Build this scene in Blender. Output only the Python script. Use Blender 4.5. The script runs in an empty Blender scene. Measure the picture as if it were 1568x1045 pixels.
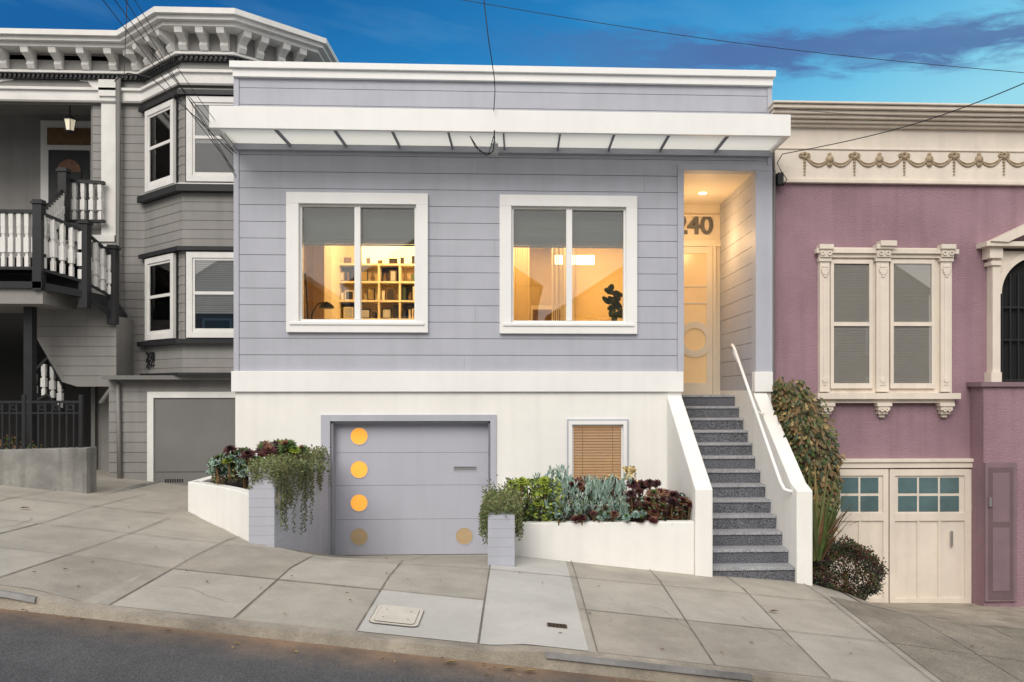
import bpy, math, random
from mathutils import Vector
random.seed(7)
R=random.uniform
A=math.radians(2.6); F=1250.0; CX=852.0; CY=600.0
ca,sa=math.cos(A),math.sin(A)
def W(u,v,y):
    rx=(u-CX)/F; rz=(CY-v)/F
    t=y/(ca-rx*sa)
    return t*(rx*ca+sa), t*rz
def xa(u,y): return W(u,0,y)[0]
def za(v,y,u=770): return W(u,v,y)[1]

# ---------------------------------------------------------------- materials
def nn(nt,t,**k):
    n=nt.nodes.new(t)
    for a,b in k.items(): setattr(n,a,b)
    return n
def mat(name,col,rough=.65,var=.10,scale=2.0,bump=0.0,bscale=80.0,spec=.35,metal=0.0,emit=0.0,ecol=None,stretch=(1,1,1),speck=0.0,sscale=120.0,stain=0.0,streak=0.0):
    m=bpy.data.materials.new(name); m.use_nodes=True
    nt=m.node_tree; p=nt.nodes['Principled BSDF']
    tc=nn(nt,'ShaderNodeTexCoord'); mp=nn(nt,'ShaderNodeMapping'); mp.inputs['Scale'].default_value=stretch
    nt.links.new(tc.outputs['Object'],mp.inputs['Vector'])
    n=nn(nt,'ShaderNodeTexNoise'); n.inputs['Scale'].default_value=scale; n.inputs['Detail'].default_value=4; n.inputs['Roughness'].default_value=.62
    nt.links.new(mp.outputs[0],n.inputs['Vector'])
    r=nn(nt,'ShaderNodeValToRGB'); r.color_ramp.elements[0].position=.3; r.color_ramp.elements[1].position=.7
    lo=[max(0,c*(1-var)) for c in col]; hi=[min(1,c*(1+var)) for c in col]
    r.color_ramp.elements[0].color=(*lo,1); r.color_ramp.elements[1].color=(*hi,1)
    nt.links.new(n.outputs['Fac'],r.inputs['Fac'])
    out=r.outputs['Color']
    def mul(out,fac_node_out,dark,p0,p1):
        rr=nn(nt,'ShaderNodeValToRGB'); rr.color_ramp.elements[0].position=p0; rr.color_ramp.elements[1].position=p1
        rr.color_ramp.elements[0].color=(1-dark,)*3+(1,); rr.color_ramp.elements[1].color=(1,1,1,1)
        nt.links.new(fac_node_out,rr.inputs['Fac'])
        mx=nn(nt,'ShaderNodeMix',data_type='RGBA',blend_type='MULTIPLY'); mx.inputs['Factor'].default_value=1
        nt.links.new(out,mx.inputs['A']); nt.links.new(rr.outputs['Color'],mx.inputs['B'])
        return mx.outputs['Result']
    if speck:
        s=nn(nt,'ShaderNodeTexNoise'); s.inputs['Scale'].default_value=sscale; s.inputs['Detail'].default_value=1
        nt.links.new(tc.outputs['Object'],s.inputs['Vector'])
        out=mul(out,s.outputs['Fac'],speck,.36,.62)
    if stain:
        s=nn(nt,'ShaderNodeTexNoise'); s.inputs['Scale'].default_value=.9; s.inputs['Detail'].default_value=6; s.inputs['Roughness'].default_value=.7
        nt.links.new(tc.outputs['Object'],s.inputs['Vector'])
        out=mul(out,s.outputs['Fac'],stain,.38,.58)
    if streak:
        m2=nn(nt,'ShaderNodeMapping'); m2.inputs['Scale'].default_value=(6,6,.35); nt.links.new(tc.outputs['Object'],m2.inputs['Vector'])
        s=nn(nt,'ShaderNodeTexNoise'); s.inputs['Scale'].default_value=1.2; s.inputs['Detail'].default_value=3; nt.links.new(m2.outputs[0],s.inputs['Vector'])
        out=mul(out,s.outputs['Fac'],streak,.35,.55)
    nt.links.new(out,p.inputs['Base Color'])
    p.inputs['Roughness'].default_value=rough; p.inputs['Metallic'].default_value=metal
    p.inputs['Specular IOR Level'].default_value=spec
    if emit:
        p.inputs['Emission Color'].default_value=(*(ecol or col),1); p.inputs['Emission Strength'].default_value=emit
    if bump:
        b=nn(nt,'ShaderNodeTexNoise'); b.inputs['Scale'].default_value=bscale; b.inputs['Detail'].default_value=2
        nt.links.new(tc.outputs['Object'],b.inputs['Vector'])
        bp=nn(nt,'ShaderNodeBump'); bp.inputs['Strength'].default_value=bump; bp.inputs['Distance'].default_value=.02
        nt.links.new(b.outputs['Fac'],bp.inputs['Height']); nt.links.new(bp.outputs[0],p.inputs['Normal'])
    return m
def glassmat(name,refl=.12,tint=(1,1,1)):
    m=bpy.data.materials.new(name); m.use_nodes=True; nt=m.node_tree; nt.nodes.clear()
    o=nn(nt,'ShaderNodeOutputMaterial'); mx=nn(nt,'ShaderNodeMixShader'); t=nn(nt,'ShaderNodeBsdfTransparent'); g=nn(nt,'ShaderNodeBsdfGlossy')
    t.inputs[0].default_value=(*tint,1); g.inputs['Roughness'].default_value=.015
    f=nn(nt,'ShaderNodeFresnel'); f.inputs['IOR'].default_value=1.5
    ad=nn(nt,'ShaderNodeMath',operation='ADD'); ad.inputs[1].default_value=refl; nt.links.new(f.outputs[0],ad.inputs[0])
    n=nn(nt,'ShaderNodeTexNoise'); n.inputs['Scale'].default_value=.8; tc=nn(nt,'ShaderNodeTexCoord'); nt.links.new(tc.outputs['Object'],n.inputs['Vector'])
    bp=nn(nt,'ShaderNodeBump'); bp.inputs['Strength'].default_value=.06; nt.links.new(n.outputs['Fac'],bp.inputs['Height']); nt.links.new(bp.outputs[0],g.inputs['Normal'])
    nt.links.new(ad.outputs[0],mx.inputs[0]); nt.links.new(t.outputs[0],mx.inputs[1]); nt.links.new(g.outputs[0],mx.inputs[2]); nt.links.new(mx.outputs[0],o.inputs[0])
    return m
M={}
M['lav']=mat('blue_grey_paint',(.455,.468,.530),.55,.05,1.2,.06,150,stain=.05,streak=.04)
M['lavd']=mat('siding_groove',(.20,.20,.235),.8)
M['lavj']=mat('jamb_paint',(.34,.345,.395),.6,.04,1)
M['lavdoor']=mat('garage_door_paint',(.47,.48,.55),.45,.03,1,streak=.03)
M['white']=mat('white_paint',(.85,.85,.84),.5,.02,1.5,.03,120,stain=.03,streak=.02)
M['stucco']=mat('white_stucco',(.88,.87,.84),.85,.025,1.1,.25,130,stain=.04,streak=.03)
M['vgrey']=mat('victorian_grey_paint',(.27,.262,.252),.6,.07,2,.08,90,stain=.10,streak=.08)
M['vdark']=mat('victorian_dark_paint',(.18,.175,.17),.6,.08,2)
M['vwhite']=mat('victorian_white_trim',(.77,.76,.74),.6,.06,4,.05,60,stain=.08)
M['black']=mat('black_trim',(.018,.019,.022),.45,.2,5)
M['void']=mat('painted_dark_depth',(.012,.012,.013),.9)  # near-black colour stands in for unlit depth behind windows and openings
M['purple']=mat('mauve_stucco',(.335,.215,.255),.9,.09,1.3,.8,45,stain=.12,streak=.10)
M['purpled']=mat('mauve_wood_paint',(.215,.145,.17),.6,.08,3)
M['gate']=mat('gate_brown_mauve',(.15,.10,.11),.6,.1,3)
M['cream']=mat('cream_paint',(.77,.69,.60),.6,.05,3,.1,70,stain=.07,streak=.06)
M['cream2']=mat('cream_relief',(.40,.31,.21),.7,.15,20,.2,90)
M['pane']=mat('grey_blue_pane',(.10,.165,.175),.12,.3,1.5,spec=.8)
M['conc']=mat('sidewalk_concrete',(.46,.428,.372),.9,.10,1.6,.3,90,speck=.16,sscale=160,stain=.20)
M['conc2']=mat('sidewalk_concrete_b',(.425,.39,.335),.9,.12,1.9,.3,90,speck=.2,sscale=160,stain=.22)
M['conc3']=mat('sidewalk_concrete_c',(.485,.455,.40),.9,.10,1.4,.3,90,speck=.16,sscale=160,stain=.18)
M['concl']=mat('new_concrete',(.56,.55,.52),.9,.06,1.6,.2,90,speck=.10,sscale=160,stain=.12)
M['agg']=mat('aggregate_concrete',(.37,.335,.275),.95,.16,3,.5,120,speck=.4,sscale=90,stain=.25)
M['curb']=mat('curb_concrete',(.43,.385,.32),.9,.18,4,.4,70,speck=.2,stain=.35)
M['curbg']=mat('curb_steel_edge',(.24,.235,.235),.5,.2,6,stain=.4)
M['joint']=mat('joint_dirt',(.17,.15,.125),.95,.3,10)
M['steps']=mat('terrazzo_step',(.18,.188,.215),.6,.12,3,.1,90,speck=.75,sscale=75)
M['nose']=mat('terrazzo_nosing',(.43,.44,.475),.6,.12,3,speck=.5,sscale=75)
M['room']=mat('room_wall',(.80,.64,.38),.8,.04,1)
M['roomw']=mat('room_white',(.78,.70,.54),.6,.05,2)
M['shelfd']=mat('shelf_dark',(.03,.025,.02),.6)
M['shade']=mat('roman_shade',(.115,.15,.125),.8,.14,1,stretch=(1,1,26))
M['blind']=mat('blind_slats',(.62,.58,.51),.7,.03,3)
M['blindw']=mat('blind_with_glow',(.62,.50,.36),.7,.05,3,emit=.26,ecol=(1,.58,.28))  # warm emission stands in for room light coming through the slats
M['blindg']=mat('grey_blind',(.48,.49,.49),.7,.05,3)
M['glass']=glassmat('window_glass',.07)
M['glassd']=glassmat('dark_window_glass',.08)
M['frost']=mat('frosted_canopy_glass',(.86,.87,.86),.35,.02,1)
M['amber']=mat('amber_glass',(.9,.42,.07),.3,.06,4,emit=.52,ecol=(1,.42,.06))  # emission stands in for light behind the glass
M['tan']=mat('tan_glass',(.52,.38,.22),.35,.10,3,stretch=(1,1,12))
M['lamp']=mat('lamp_glow',(1,.85,.6),.5,emit=6,ecol=(1,.80,.5))
M['lant']=mat('lantern_glass',(.75,.70,.58),.4,emit=.35,ecol=(1,.85,.6))  # the lantern is unlit; faint emission only brightens its glass
M['glow']=mat('cove_glow',(1,.85,.6),.5,emit=1.5,ecol=(1,.78,.38))
M['entryw']=mat('entry_door_cream',(.72,.64,.52),.5,.03,2)
M['entryg']=mat('entry_frosted_glass',(.62,.45,.26),.25,.06,2,emit=.20,ecol=(1,.62,.26))  # warm emission stands in for light behind the door glass
M['metal']=mat('brushed_metal',(.45,.45,.45),.35,metal=.8)
M['numb']=mat('number_metal',(.12,.12,.125),.5)
M['concw']=mat('old_concrete_wall',(.33,.325,.305),.95,.2,2.5,.4,60,stain=.35,streak=.3)
M['soil']=mat('soil',(.03,.022,.016),.95,.3,20,.5,60)
M['rust']=mat('rusty_iron',(.09,.055,.035),.8,.3,30)
M['cover']=mat('utility_cover',(.60,.57,.50),.8,.08,6,.2,60)
M['roof']=mat('roof_membrane',(.12,.12,.12),.9)
M['acrossA']=mat('across_wall_a',(.30,.29,.27),.8); M['acrossB']=mat('across_wall_b',(.16,.19,.22),.8); M['acrossR']=mat('across_roof',(.05,.05,.055),.8)
def leafm(n,c,rough=.5): return mat(n,c,rough,.3,9,spec=.4)
M['lg1']=leafm('leaf_green',(.075,.125,.03)); M['lg2']=leafm('leaf_dark_green',(.03,.052,.018)); M['lg3']=leafm('leaf_lime',(.27,.34,.04))
M['lr1']=leafm('leaf_burgundy',(.085,.022,.024)); M['lr2']=leafm('leaf_dark_burgundy',(.034,.014,.016)); M['lr3']=leafm('leaf_pinkish',(.21,.10,.06))
M['ls1']=leafm('leaf_bluegrey',(.20,.31,.26)); M['ls2']=leafm('leaf_pale_blue',(.33,.44,.37))
M['lb1']=leafm('leaf_brown',(.17,.10,.04)); M['lb2']=leafm('leaf_olive',(.11,.095,.035)); M['lb3']=leafm('leaf_tanyellow',(.30,.22,.09))
M['lt1']=leafm('trailing_green',(.17,.19,.07)); M['lt2']=leafm('trailing_dark',(.085,.10,.035)); M['flower']=leafm('cream_flower',(.80,.62,.30))

# ---------------------------------------------------------------- mesh builder
class MB:
    def __init__(s): s.v=[];s.f=[];s.m=[];s.mats=[]
    def mi(s,k):
        if k not in s.mats: s.mats.append(k)
        return s.mats.index(k)
    def face(s,pts,k):
        b=len(s.v); s.v+= [tuple(p) for p in pts]; s.f.append(list(range(b,b+len(pts)))); s.m.append(s.mi(k))
    def hexa(s,p,k):
        b=len(s.v); s.v+=[tuple(q) for q in p]; i=s.mi(k)
        for q in ((0,3,2,1),(4,5,6,7),(0,1,5,4),(1,2,6,5),(2,3,7,6),(3,0,4,7)):
            s.f.append([b+j for j in q]); s.m.append(i)
    def box(s,x0,x1,y0,y1,z0,z1,k):
        if x1<x0:x0,x1=x1,x0
        if y1<y0:y0,y1=y1,y0
        if z1<z0:z0,z1=z1,z0
        s.hexa([(x0,y0,z0),(x1,y0,z0),(x1,y1,z0),(x0,y1,z0),(x0,y0,z1),(x1,y0,z1),(x1,y1,z1),(x0,y1,z1)],k)
    def prism(s,a,b,k):
        n=len(a); o=len(s.v); s.v+=[tuple(q) for q in a]+[tuple(q) for q in b]; i=s.mi(k)
        s.f.append([o+j for j in range(n)][::-1]); s.m.append(i)
        s.f.append([o+n+j for j in range(n)]); s.m.append(i)
        for j in range(n):
            s.f.append([o+j,o+(j+1)%n,o+n+(j+1)%n,o+n+j]); s.m.append(i)
    def py(s,pts,y0,y1,k): s.prism([(x,y0,z) for x,z in pts],[(x,y1,z) for x,z in pts],k)
    def px(s,pts,x0,x1,k): s.prism([(x0,y,z) for y,z in pts],[(x1,y,z) for y,z in pts],k)
    def pz(s,pts,z0,z1,k): s.prism([(x,y,z0) for x,y in pts],[(x,y,z1) for x,y in pts],k)
    def disc(s,x,z,r,y0,y1,k,n=28): s.py([(x+r*math.cos(2*math.pi*i/n),z+r*math.sin(2*math.pi*i/n)) for i in range(n)],y0,y1,k)
    def ring(s,x,z,r0,r1,y0,y1,k,n=36,a0=0,a1=2*math.pi):
        for i in range(n):
            a=a0+(a1-a0)*i/n; b=a0+(a1-a0)*(i+1)/n
            s.py([(x+r0*math.cos(a),z+r0*math.sin(a)),(x+r1*math.cos(a),z+r1*math.sin(a)),(x+r1*math.cos(b),z+r1*math.sin(b)),(x+r0*math.cos(b),z+r0*math.sin(b))],y0,y1,k)
    def ob(s,o,d,n,s0,s1,d0,d1,z0,z1,k):
        P=lambda a,b,z:(o[0]+d[0]*a+n[0]*b,o[1]+d[1]*a+n[1]*b,z)
        s.hexa([P(s0,d1,z0),P(s1,d1,z0),P(s1,d0,z0),P(s0,d0,z0),P(s0,d1,z1),P(s1,d1,z1),P(s1,d0,z1),P(s0,d0,z1)],k)
    def oprof(s,o,d,n,prof,s0,s1,k):
        P=lambda a,b,z:(o[0]+d[0]*a+n[0]*b,o[1]+d[1]*a+n[1]*b,z)
        s.prism([P(s0,b,z) for b,z in prof],[P(s1,b,z) for b,z in prof],k)
    def tube(s,pts,r,k,n=8):
        pts=[Vector(p) for p in pts]; o=len(s.v); i=s.mi(k)
        for j,p in enumerate(pts):
            t=(pts[min(j+1,len(pts)-1)]-pts[max(j-1,0)]).normalized()
            a=t.cross(Vector((0,0,1)))
            if a.length<.05: a=t.cross(Vector((1,0,0)))
            a.normalize(); b=t.cross(a)
            for q in range(n):
                an=2*math.pi*q/n; s.v.append(tuple(p+(a*math.cos(an)+b*math.sin(an))*r))
        for j in range(len(pts)-1):
            for q in range(n):
                s.f.append([o+j*n+q,o+j*n+(q+1)%n,o+(j+1)*n+(q+1)%n,o+(j+1)*n+q]); s.m.append(i)
        s.f.append([o+q for q in range(n)][::-1]); s.m.append(i)
        s.f.append([o+(len(pts)-1)*n+q for q in range(n)]); s.m.append(i)
    def sweep(s,line,prof,k,closed=True):
        n=len(line); offs=[]
        ds=[(Vector(line[i+1])-Vector(line[i])).normalized() for i in range(n-1)]
        ns=[Vector((d.y,-d.x)) for d in ds]
        for i in range(n):
            if i==0: m=ns[0]
            elif i==n-1: m=ns[-1]
            else: m=(ns[i-1]+ns[i])/(1+ns[i-1].dot(ns[i]))
            offs.append(m)
        o=len(s.v); q=len(prof); mi=s.mi(k)
        for i in range(n):
            for d,z in prof:
                p=Vector(line[i])+offs[i]*d; s.v.append((p.x,p.y,z))
        for i in range(n-1):
            for j in range(q if closed else q-1):
                jj=(j+1)%q
                s.f.append([o+i*q+j,o+(i+1)*q+j,o+(i+1)*q+jj,o+i*q+jj]); s.m.append(mi)
        if closed:
            s.f.append([o+j for j in range(q)]); s.m.append(mi)
            s.f.append([o+(n-1)*q+j for j in range(q)][::-1]); s.m.append(mi)
    def band(s,line,d0,d1,z0,z1,k): s.sweep(line,[(d0,z0),(d1,z0),(d1,z1),(d0,z1)],k)
    def holes(s,x0,x1,z0,z1,y0,y1,hs,k):
        xs=sorted({x0,x1,*[min(max(h[i],x0),x1) for h in hs for i in (0,1)]}); 
        for a,b in zip(xs,xs[1:]):
            if b-a<1e-4: continue
            seg=[]
            hh=sorted([(max(h[2],z0),min(h[3],z1)) for h in hs if h[0]<(a+b)/2<h[1] and h[3]>z0 and h[2]<z1])
            cur=z0
            for p,q in hh:
                if p>cur+1e-4: seg.append((cur,p))
                cur=max(cur,q)
            if cur<z1-1e-4: seg.append((cur,z1))
            for p,q in seg: s.box(a,b,y0,y1,p,q,k)
    def obj(s,name,parent=None,smooth=False,bevel=0):
        me=bpy.data.meshes.new(name); me.from_pydata(s.v,[],s.f)
        for k in s.mats: me.materials.append(M[k])
        me.polygons.foreach_set('material_index',s.m)
        if smooth: me.polygons.foreach_set('use_smooth',[True]*len(s.f))
        me.update(); o=bpy.data.objects.new(name,me); bpy.context.scene.collection.objects.link(o)
        if bevel:
            b=o.modifiers.new('bevel','BEVEL'); b.width=bevel; b.segments=2; b.limit_method='ANGLE'
        if parent: o.parent=parent
        return o
def empty(name):
    e=bpy.data.objects.new(name,None); bpy.context.scene.collection.objects.link(e); return e

# ---------------------------------------------------------------- terrain
rows=[(6.4,[(-40,3.1),(-14,-.20),(-3.95,-1.476),(-3.7,-1.51),(-3.32,-1.62),(-2.14,-1.763),(-1.26,-1.865),(-.2,-1.99),(.05,-1.985),(1.73,-2.195),(3.2,-2.385),(14,-3.76),(40,-7)]),
 (8.0,[(-40,2.9),(-14,-.28),(-4.2,-1.47),(-2.8,-1.64),(-.34,-1.91),(1.7,-2.14),(3.3,-2.33),(5,-2.6),(14,-3.7),(40,-7)]),
 (8.96,[(-40,2.8),(-14,-.33),(-8,-1.05),(-4.5,-1.44),(-2.787,-1.645),(-2.1,-1.79),(-.337,-1.90),(2.3,-2.17),(3.3,-2.28),(4,-2.43),(5,-2.63),(8,-2.95),(14,-3.65),(40,-7)]),
 (9.75,[(-40,2.8),(-14,-.33),(-8,-1.02),(-5.5,-1.30),(-4.1,-1.47),(-2.9,-1.72),(-2.4,-2.0),(-.4,-2.0),(-.056,-1.94),(2.295,-2.213),(3.33,-2.295),(3.9,-2.42),(4.6,-2.72),(8,-2.98),(14,-3.6),(40,-7)]),
 (11.75,[(-40,2.8),(-14,-.35),(-8,-1.05),(-6.6,-1.22),(-5.5,-1.33),(-4.1,-1.5),(-2.8,-2.3),(-2.7,-2.33),(-.3,-2.33),(0,-2.2),(3.4,-2.4),(3.7,-2.6),(4.5,-3.07),(9,-3.12),(14,-3.5),(40,-7)]),
 (14.0,[(-40,2.8),(-14,-.35),(-8,-1.05),(-6.6,-1.22),(-5.5,-1.33),(-4.1,-1.5),(-2.8,-2.3),(-2.7,-2.33),(-.3,-2.33),(0,-2.2),(3.4,-2.4),(3.7,-2.6),(4.5,-3.07),(9,-3.12),(14,-3.5),(40,-7)])]
def lin(pts,x):
    if x<=pts[0][0]: return pts[0][1]
    for (a,b),(c,d) in zip(pts,pts[1:]):
        if x<=c: return b+(d-b)*(x-a)/(c-a)
    return pts[-1][1]
def gz(x,y):
    if y<=rows[0][0]: return lin(rows[0][1],x)
    for (a,ra),(b,rb) in zip(rows,rows[1:]):
        if y<=b:
            t=(y-a)/(b-a); return lin(ra,x)*(1-t)+lin(rb,x)*t
    return lin(rows[-1][1],x)
def rz(x,y): 
    c=(6.25-y) if y>2 else (4.25-(2-y))
    return -2.1-.127*x+.018*c
def G(u,v):
    t=4.0; rx=(u-CX)/F; r=(CY-v)/F; X=rx*ca+sa; Y=ca-rx*sa
    while t<14:
        if t*r<gz(t*X,t*Y): break
        t+=.01
    return t*X,t*Y
def sheet(name,x0,x1,nx,y0,y1,ny,fn,k,off=0,parent=None):
    mb=MB(); i=mb.mi(k)
    for b in range(ny+1):
        for a in range(nx+1):
            x=x0+(x1-x0)*a/nx; y=y0+(y1-y0)*b/ny; mb.v.append((x,y,fn(x,y)+off))
    for b in range(ny):
        for a in range(nx):
            o=b*(nx+1)+a; mb.f.append([o,o+1,o+nx+2,o+nx+1]); mb.m.append(i)
    return mb.obj(name,parent,smooth=True)
def clampg(x,y): return -3.3-.127*max(-40,min(40,x))
sheet('ground',-400,400,100,-400,400,40,clampg,'agg')
pv=empty('sidewalk')
sheet('slab',-40,40,400,6.4,14,64,gz,'conc',0,pv)
sheet('new_panel_deep',-.31,.545,10,6.41,9.6,30,gz,'concl',.006,pv)
sheet('new_panel_utility',-1.26,-.33,10,6.41,7.55,12,gz,'concl',.006,pv)
sheet('old_aggregate_panel',3.52,14,60,6.41,9.1,26,gz,'agg',.006,pv)
sheet('driveway_apron',3.9,14,60,9.11,11.8,26,gz,'curb',.006,pv)
jb=MB()
def jl(p,q,w=.009,off=.011,k='joint'):
    n=max(2,int((Vector(p)-Vector(q)).length/.12)); d=(Vector(q)-Vector(p)).normalized(); nn_=Vector((-d.y,d.x))*w/2
    pr=None
    for i in range(n+1):
        c=Vector(p)+(Vector(q)-Vector(p))*i/n
        ww=R(.6,1.3); a=c+nn_*ww; b=c-nn_*ww; z1=gz(a.x,a.y)+off; z2=gz(b.x,b.y)+off
        cur=((a.x,a.y,z1),(b.x,b.y,z2))
        if pr: jb.face([pr[0],pr[1],cur[1],cur[0]],k)
        pr=cur
jx=[]
for kx in range(-10,12):
    x=-.32+.935*kx+(-.015 if kx<0 else 0); jx.append(x)
    y1=9.7
    if -3.0<x<-.4: y1=11.6
    if x<-4.2: y1=11.2
    if x>3.5: y1=9.1
    jl((x,6.41),(x,y1))
jyr=(6.41,7.56,8.75)
for kx in range(len(jx)-1):
    a,b_=jx[kx]+.005,jx[kx+1]-.005
    if b_>3.5: continue
    for y0,y1 in zip(jyr,jyr[1:]):
        if -.4<a<.5 or (-1.3<a<-.4 and y0<7): 
            continue
        k=random.choice(['conc','conc','conc2','conc3'])
        if k!='conc': sheet('panel',a,b_,6,y0+.005,y1-.005,8,gz,k,.003,pv)
for y in (7.56,8.75):
    if y>8: jl((-12,y),(3.52,y))
    else: jl((-12,y),(-.32,y)); jl((.56,y),(12,y))
jl((3.52,9.1),(14,9.1),.02); jl((-2.7,9.75),(-.35,9.75)); jl((-12,9.9),(-4.2,9.9))
# hairline cracks
for (x,y) in ((-3.1,7.0),(1.2,7.9),(2.4,7.1),(4.6,7.5),(-5.2,8.3)):
    a=R(0,3)
    for i in range(9):
        a+=R(-.6,.6); x2,y2=x+.09*math.cos(a),min(9.0,max(6.5,y+.09*math.sin(a))); jl((x,y),(x2,y2),.004); x,y=x2,y2
jb.obj('expansion_joints',pv)
# curb
cb=empty('curb'); cm=MB()
xs=[-40+.2*i for i in range(401)]
for a,b in zip(xs,xs[1:]):
    za_,zb_=gz(a,6.4),gz(b,6.4); ra,rb=rz(a,6.25)-.05,rz(b,6.25)-.05
    cm.hexa([(a,6.24,ra),(b,6.24,rb),(b,6.4,rb),(a,6.4,ra),(a,6.26,za_+.002),(b,6.26,zb_+.002),(b,6.4,zb_+.004),(a,6.4,za_+.004)],'curb')
    if (-9<a<-3.75) or (0<a<1.7):
        cm.hexa([(a,6.232,za_-.03),(b,6.232,zb_-.03),(b,6.239,zb_-.03),(a,6.239,za_-.03),(a,6.246,za_+.008),(b,6.246,zb_+.008),(b,6.275,zb_+.008),(a,6.275,za_+.008)],'curbg')
cm.obj('curb_stone',cb)
# road
rm=bpy.data.materials.new('asphalt'); rm.use_nodes=True; nt=rm.node_tree; p=nt.nodes['Principled BSDF']; p.inputs['Roughness'].default_value=.85
tc=nn(nt,'ShaderNodeTexCoord'); n1=nn(nt,'ShaderNodeTexNoise'); n1.inputs['Scale'].default_value=110; n1.inputs['Detail'].default_value=2
n2=nn(nt,'ShaderNodeTexNoise'); n2.inputs['Scale'].default_value=1.3; n2.inputs['Detail'].default_value=7; n2.inputs['Roughness'].default_value=.7
for n in (n1,n2): nt.links.new(tc.outputs['Object'],n.inputs['Vector'])
r1=nn(nt,'ShaderNodeValToRGB'); r1.color_ramp.elements[0].position=.35; r1.color_ramp.elements[1].position=.75
r1.color_ramp.elements[0].color=(.045,.047,.051,1); r1.color_ramp.elements[1].color=(.19,.19,.195,1); nt.links.new(n1.outputs['Fac'],r1.inputs['Fac'])
sx=nn(nt,'ShaderNodeSeparateXYZ'); nt.links.new(tc.outputs['Object'],sx.inputs[0])
mr=nn(nt,'ShaderNodeMapRange'); mr.inputs[1].default_value=5.62; mr.inputs[2].default_value=6.25; nt.links.new(sx.outputs['Y'],mr.inputs[0])
ad=nn(nt,'ShaderNodeMath',operation='MULTIPLY_ADD'); nt.links.new(n2.outputs['Fac'],ad.inputs[0]); ad.inputs[1].default_value=2.6; ad.inputs[2].default_value=-1.25
a2=nn(nt,'ShaderNodeMath',operation='ADD'); nt.links.new(ad.outputs[0],a2.inputs[0]); nt.links.new(mr.outputs[0],a2.inputs[1])
mu=nn(nt,'ShaderNodeMath',operation='MULTIPLY',use_clamp=True); nt.links.new(a2.outputs[0],mu.inputs[0]); nt.links.new(mr.outputs[0],mu.inputs[1])
mx=nn(nt,'ShaderNodeMix',data_type='RGBA'); nt.links.new(mu.outputs[0],mx.inputs['Factor']); nt.links.new(r1.outputs[0],mx.inputs['A']); mx.inputs['B'].default_value=(.28,.185,.12,1)
r3=nn(nt,'ShaderNodeValToRGB'); r3.color_ramp.elements[0].position=.38; r3.color_ramp.elements[1].position=.6; r3.color_ramp.elements[0].color=(.72,.72,.72,1); r3.color_ramp.elements[1].color=(1,1,1,1); nt.links.new(n2.outputs['Fac'],r3.inputs['Fac'])
mx2=nn(nt,'ShaderNodeMix',data_type='RGBA',blend_type='MULTIPLY'); mx2.inputs['Factor'].default_value=1; nt.links.new(mx.outputs['Result'],mx2.inputs['A']); nt.links.new(r3.outputs['Color'],mx2.inputs['B'])
nt.links.new(mx2.outputs['Result'],p.inputs['Base Color'])
bp=nn(nt,'ShaderNodeBump'); bp.inputs['Strength'].default_value=.6; bp.inputs['Distance'].default_value=.01; nt.links.new(n1.outputs['Fac'],bp.inputs['Height']); nt.links.new(bp.outputs[0],p.inputs['Normal'])
M['asphalt']=rm
sheet('road',-40,40,200,-6,6.245,60,rz,'asphalt')
sheet('far_sidewalk',-40,40,80,-9.5,-6,6,lambda x,y:rz(x,-6)+.12,'conc')
uc=empty('utility_cover'); m_=MB()
c=[G(588,929),G(641,932),G(632,963),G(572,960)]
cx_=sum(q[0] for q in c)/4; cy_=sum(q[1] for q in c)/4
def rrect(cx_,cy_,w_,d_,r,off,k,mb):
    pts=[]
    for sx_,sy_,a0 in ((1,1,0),(-1,1,90),(-1,-1,180),(1,-1,270)):
        for t in range(0,91,18):
            a=math.radians(a0+t); pts.append((cx_+sx_*(w_-r)+r*math.cos(a),cy_+sy_*(d_-r)+r*math.sin(a)))
    mb.face([(x,y,gz(x,y)+off) for x,y in pts],k)
rrect(cx_,cy_,.20,.25,.06,.013,'joint',m_); rrect(cx_,cy_,.194,.243,.055,.016,'cover',m_); rrect(cx_,cy_,.165,.21,.04,.019,'joint',m_); rrect(cx_,cy_,.162,.206,.038,.022,'cover',m_)
for dx_,dy_ in ((-.1,.1),(.1,-.1),(.1,.1),(-.1,-.1)): rrect(cx_+dx_,cy_+dy_,.006,.008,.003,.025,'joint',m_)
m_.obj('lid',uc)
dv=empty('drain_grate'); m_=MB(); gx,gy=G(853,960)
rrect(gx,gy,.085,.05,.01,.014,'rust',m_)
for i in range(5): rrect(gx-.06+.03*i,gy,.006,.036,.003,.018,'void',m_)
m_.obj('grate',dv)

# ---------------------------------------------------------------- main house
H=empty('modern_row_house')
Y0=11.5
XL=xa(358,Y0); XR=xa(1182,Y0)
def Z(v,u=770,y=Y0): return za(v,y,u)
ZTOP=Z(104.5); ZCAP=Z(125); ZBT=Z(569); ZBB=Z(600)
def win(u0,u1,v0,v1,g0,g1,w0,w1,m0,m1):
    um=(u0+u1)/2; y=11.44
    return dict(x0=xa(u0,y),x1=xa(u1,y),z1=za(v0,y,um),z0=za(v1,y,um),gx0=xa(g0,y),gx1=xa(g1,y),gz1=za(w0,y,um),gz0=za(w1,y,um),m0=xa(m0,y),m1=xa(m1,y))
WL=win(438,655,295,509,457,637,312,492,542,550)
WR=win(765,976,299,511,783,959,316,494,868,876)
DX0=2.33; DX1=3.36; DZ=Z(262,1100)
hW=[(w['gx0']-.01,w['gx1']+.01,w['gz0']-.01,w['gz1']+.01) for w in (WL,WR)]
hE=(DX0-.02,DX1+.03,-3,DZ+.02)
sd=MB(); sp=.2315; z=ZBT
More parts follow.
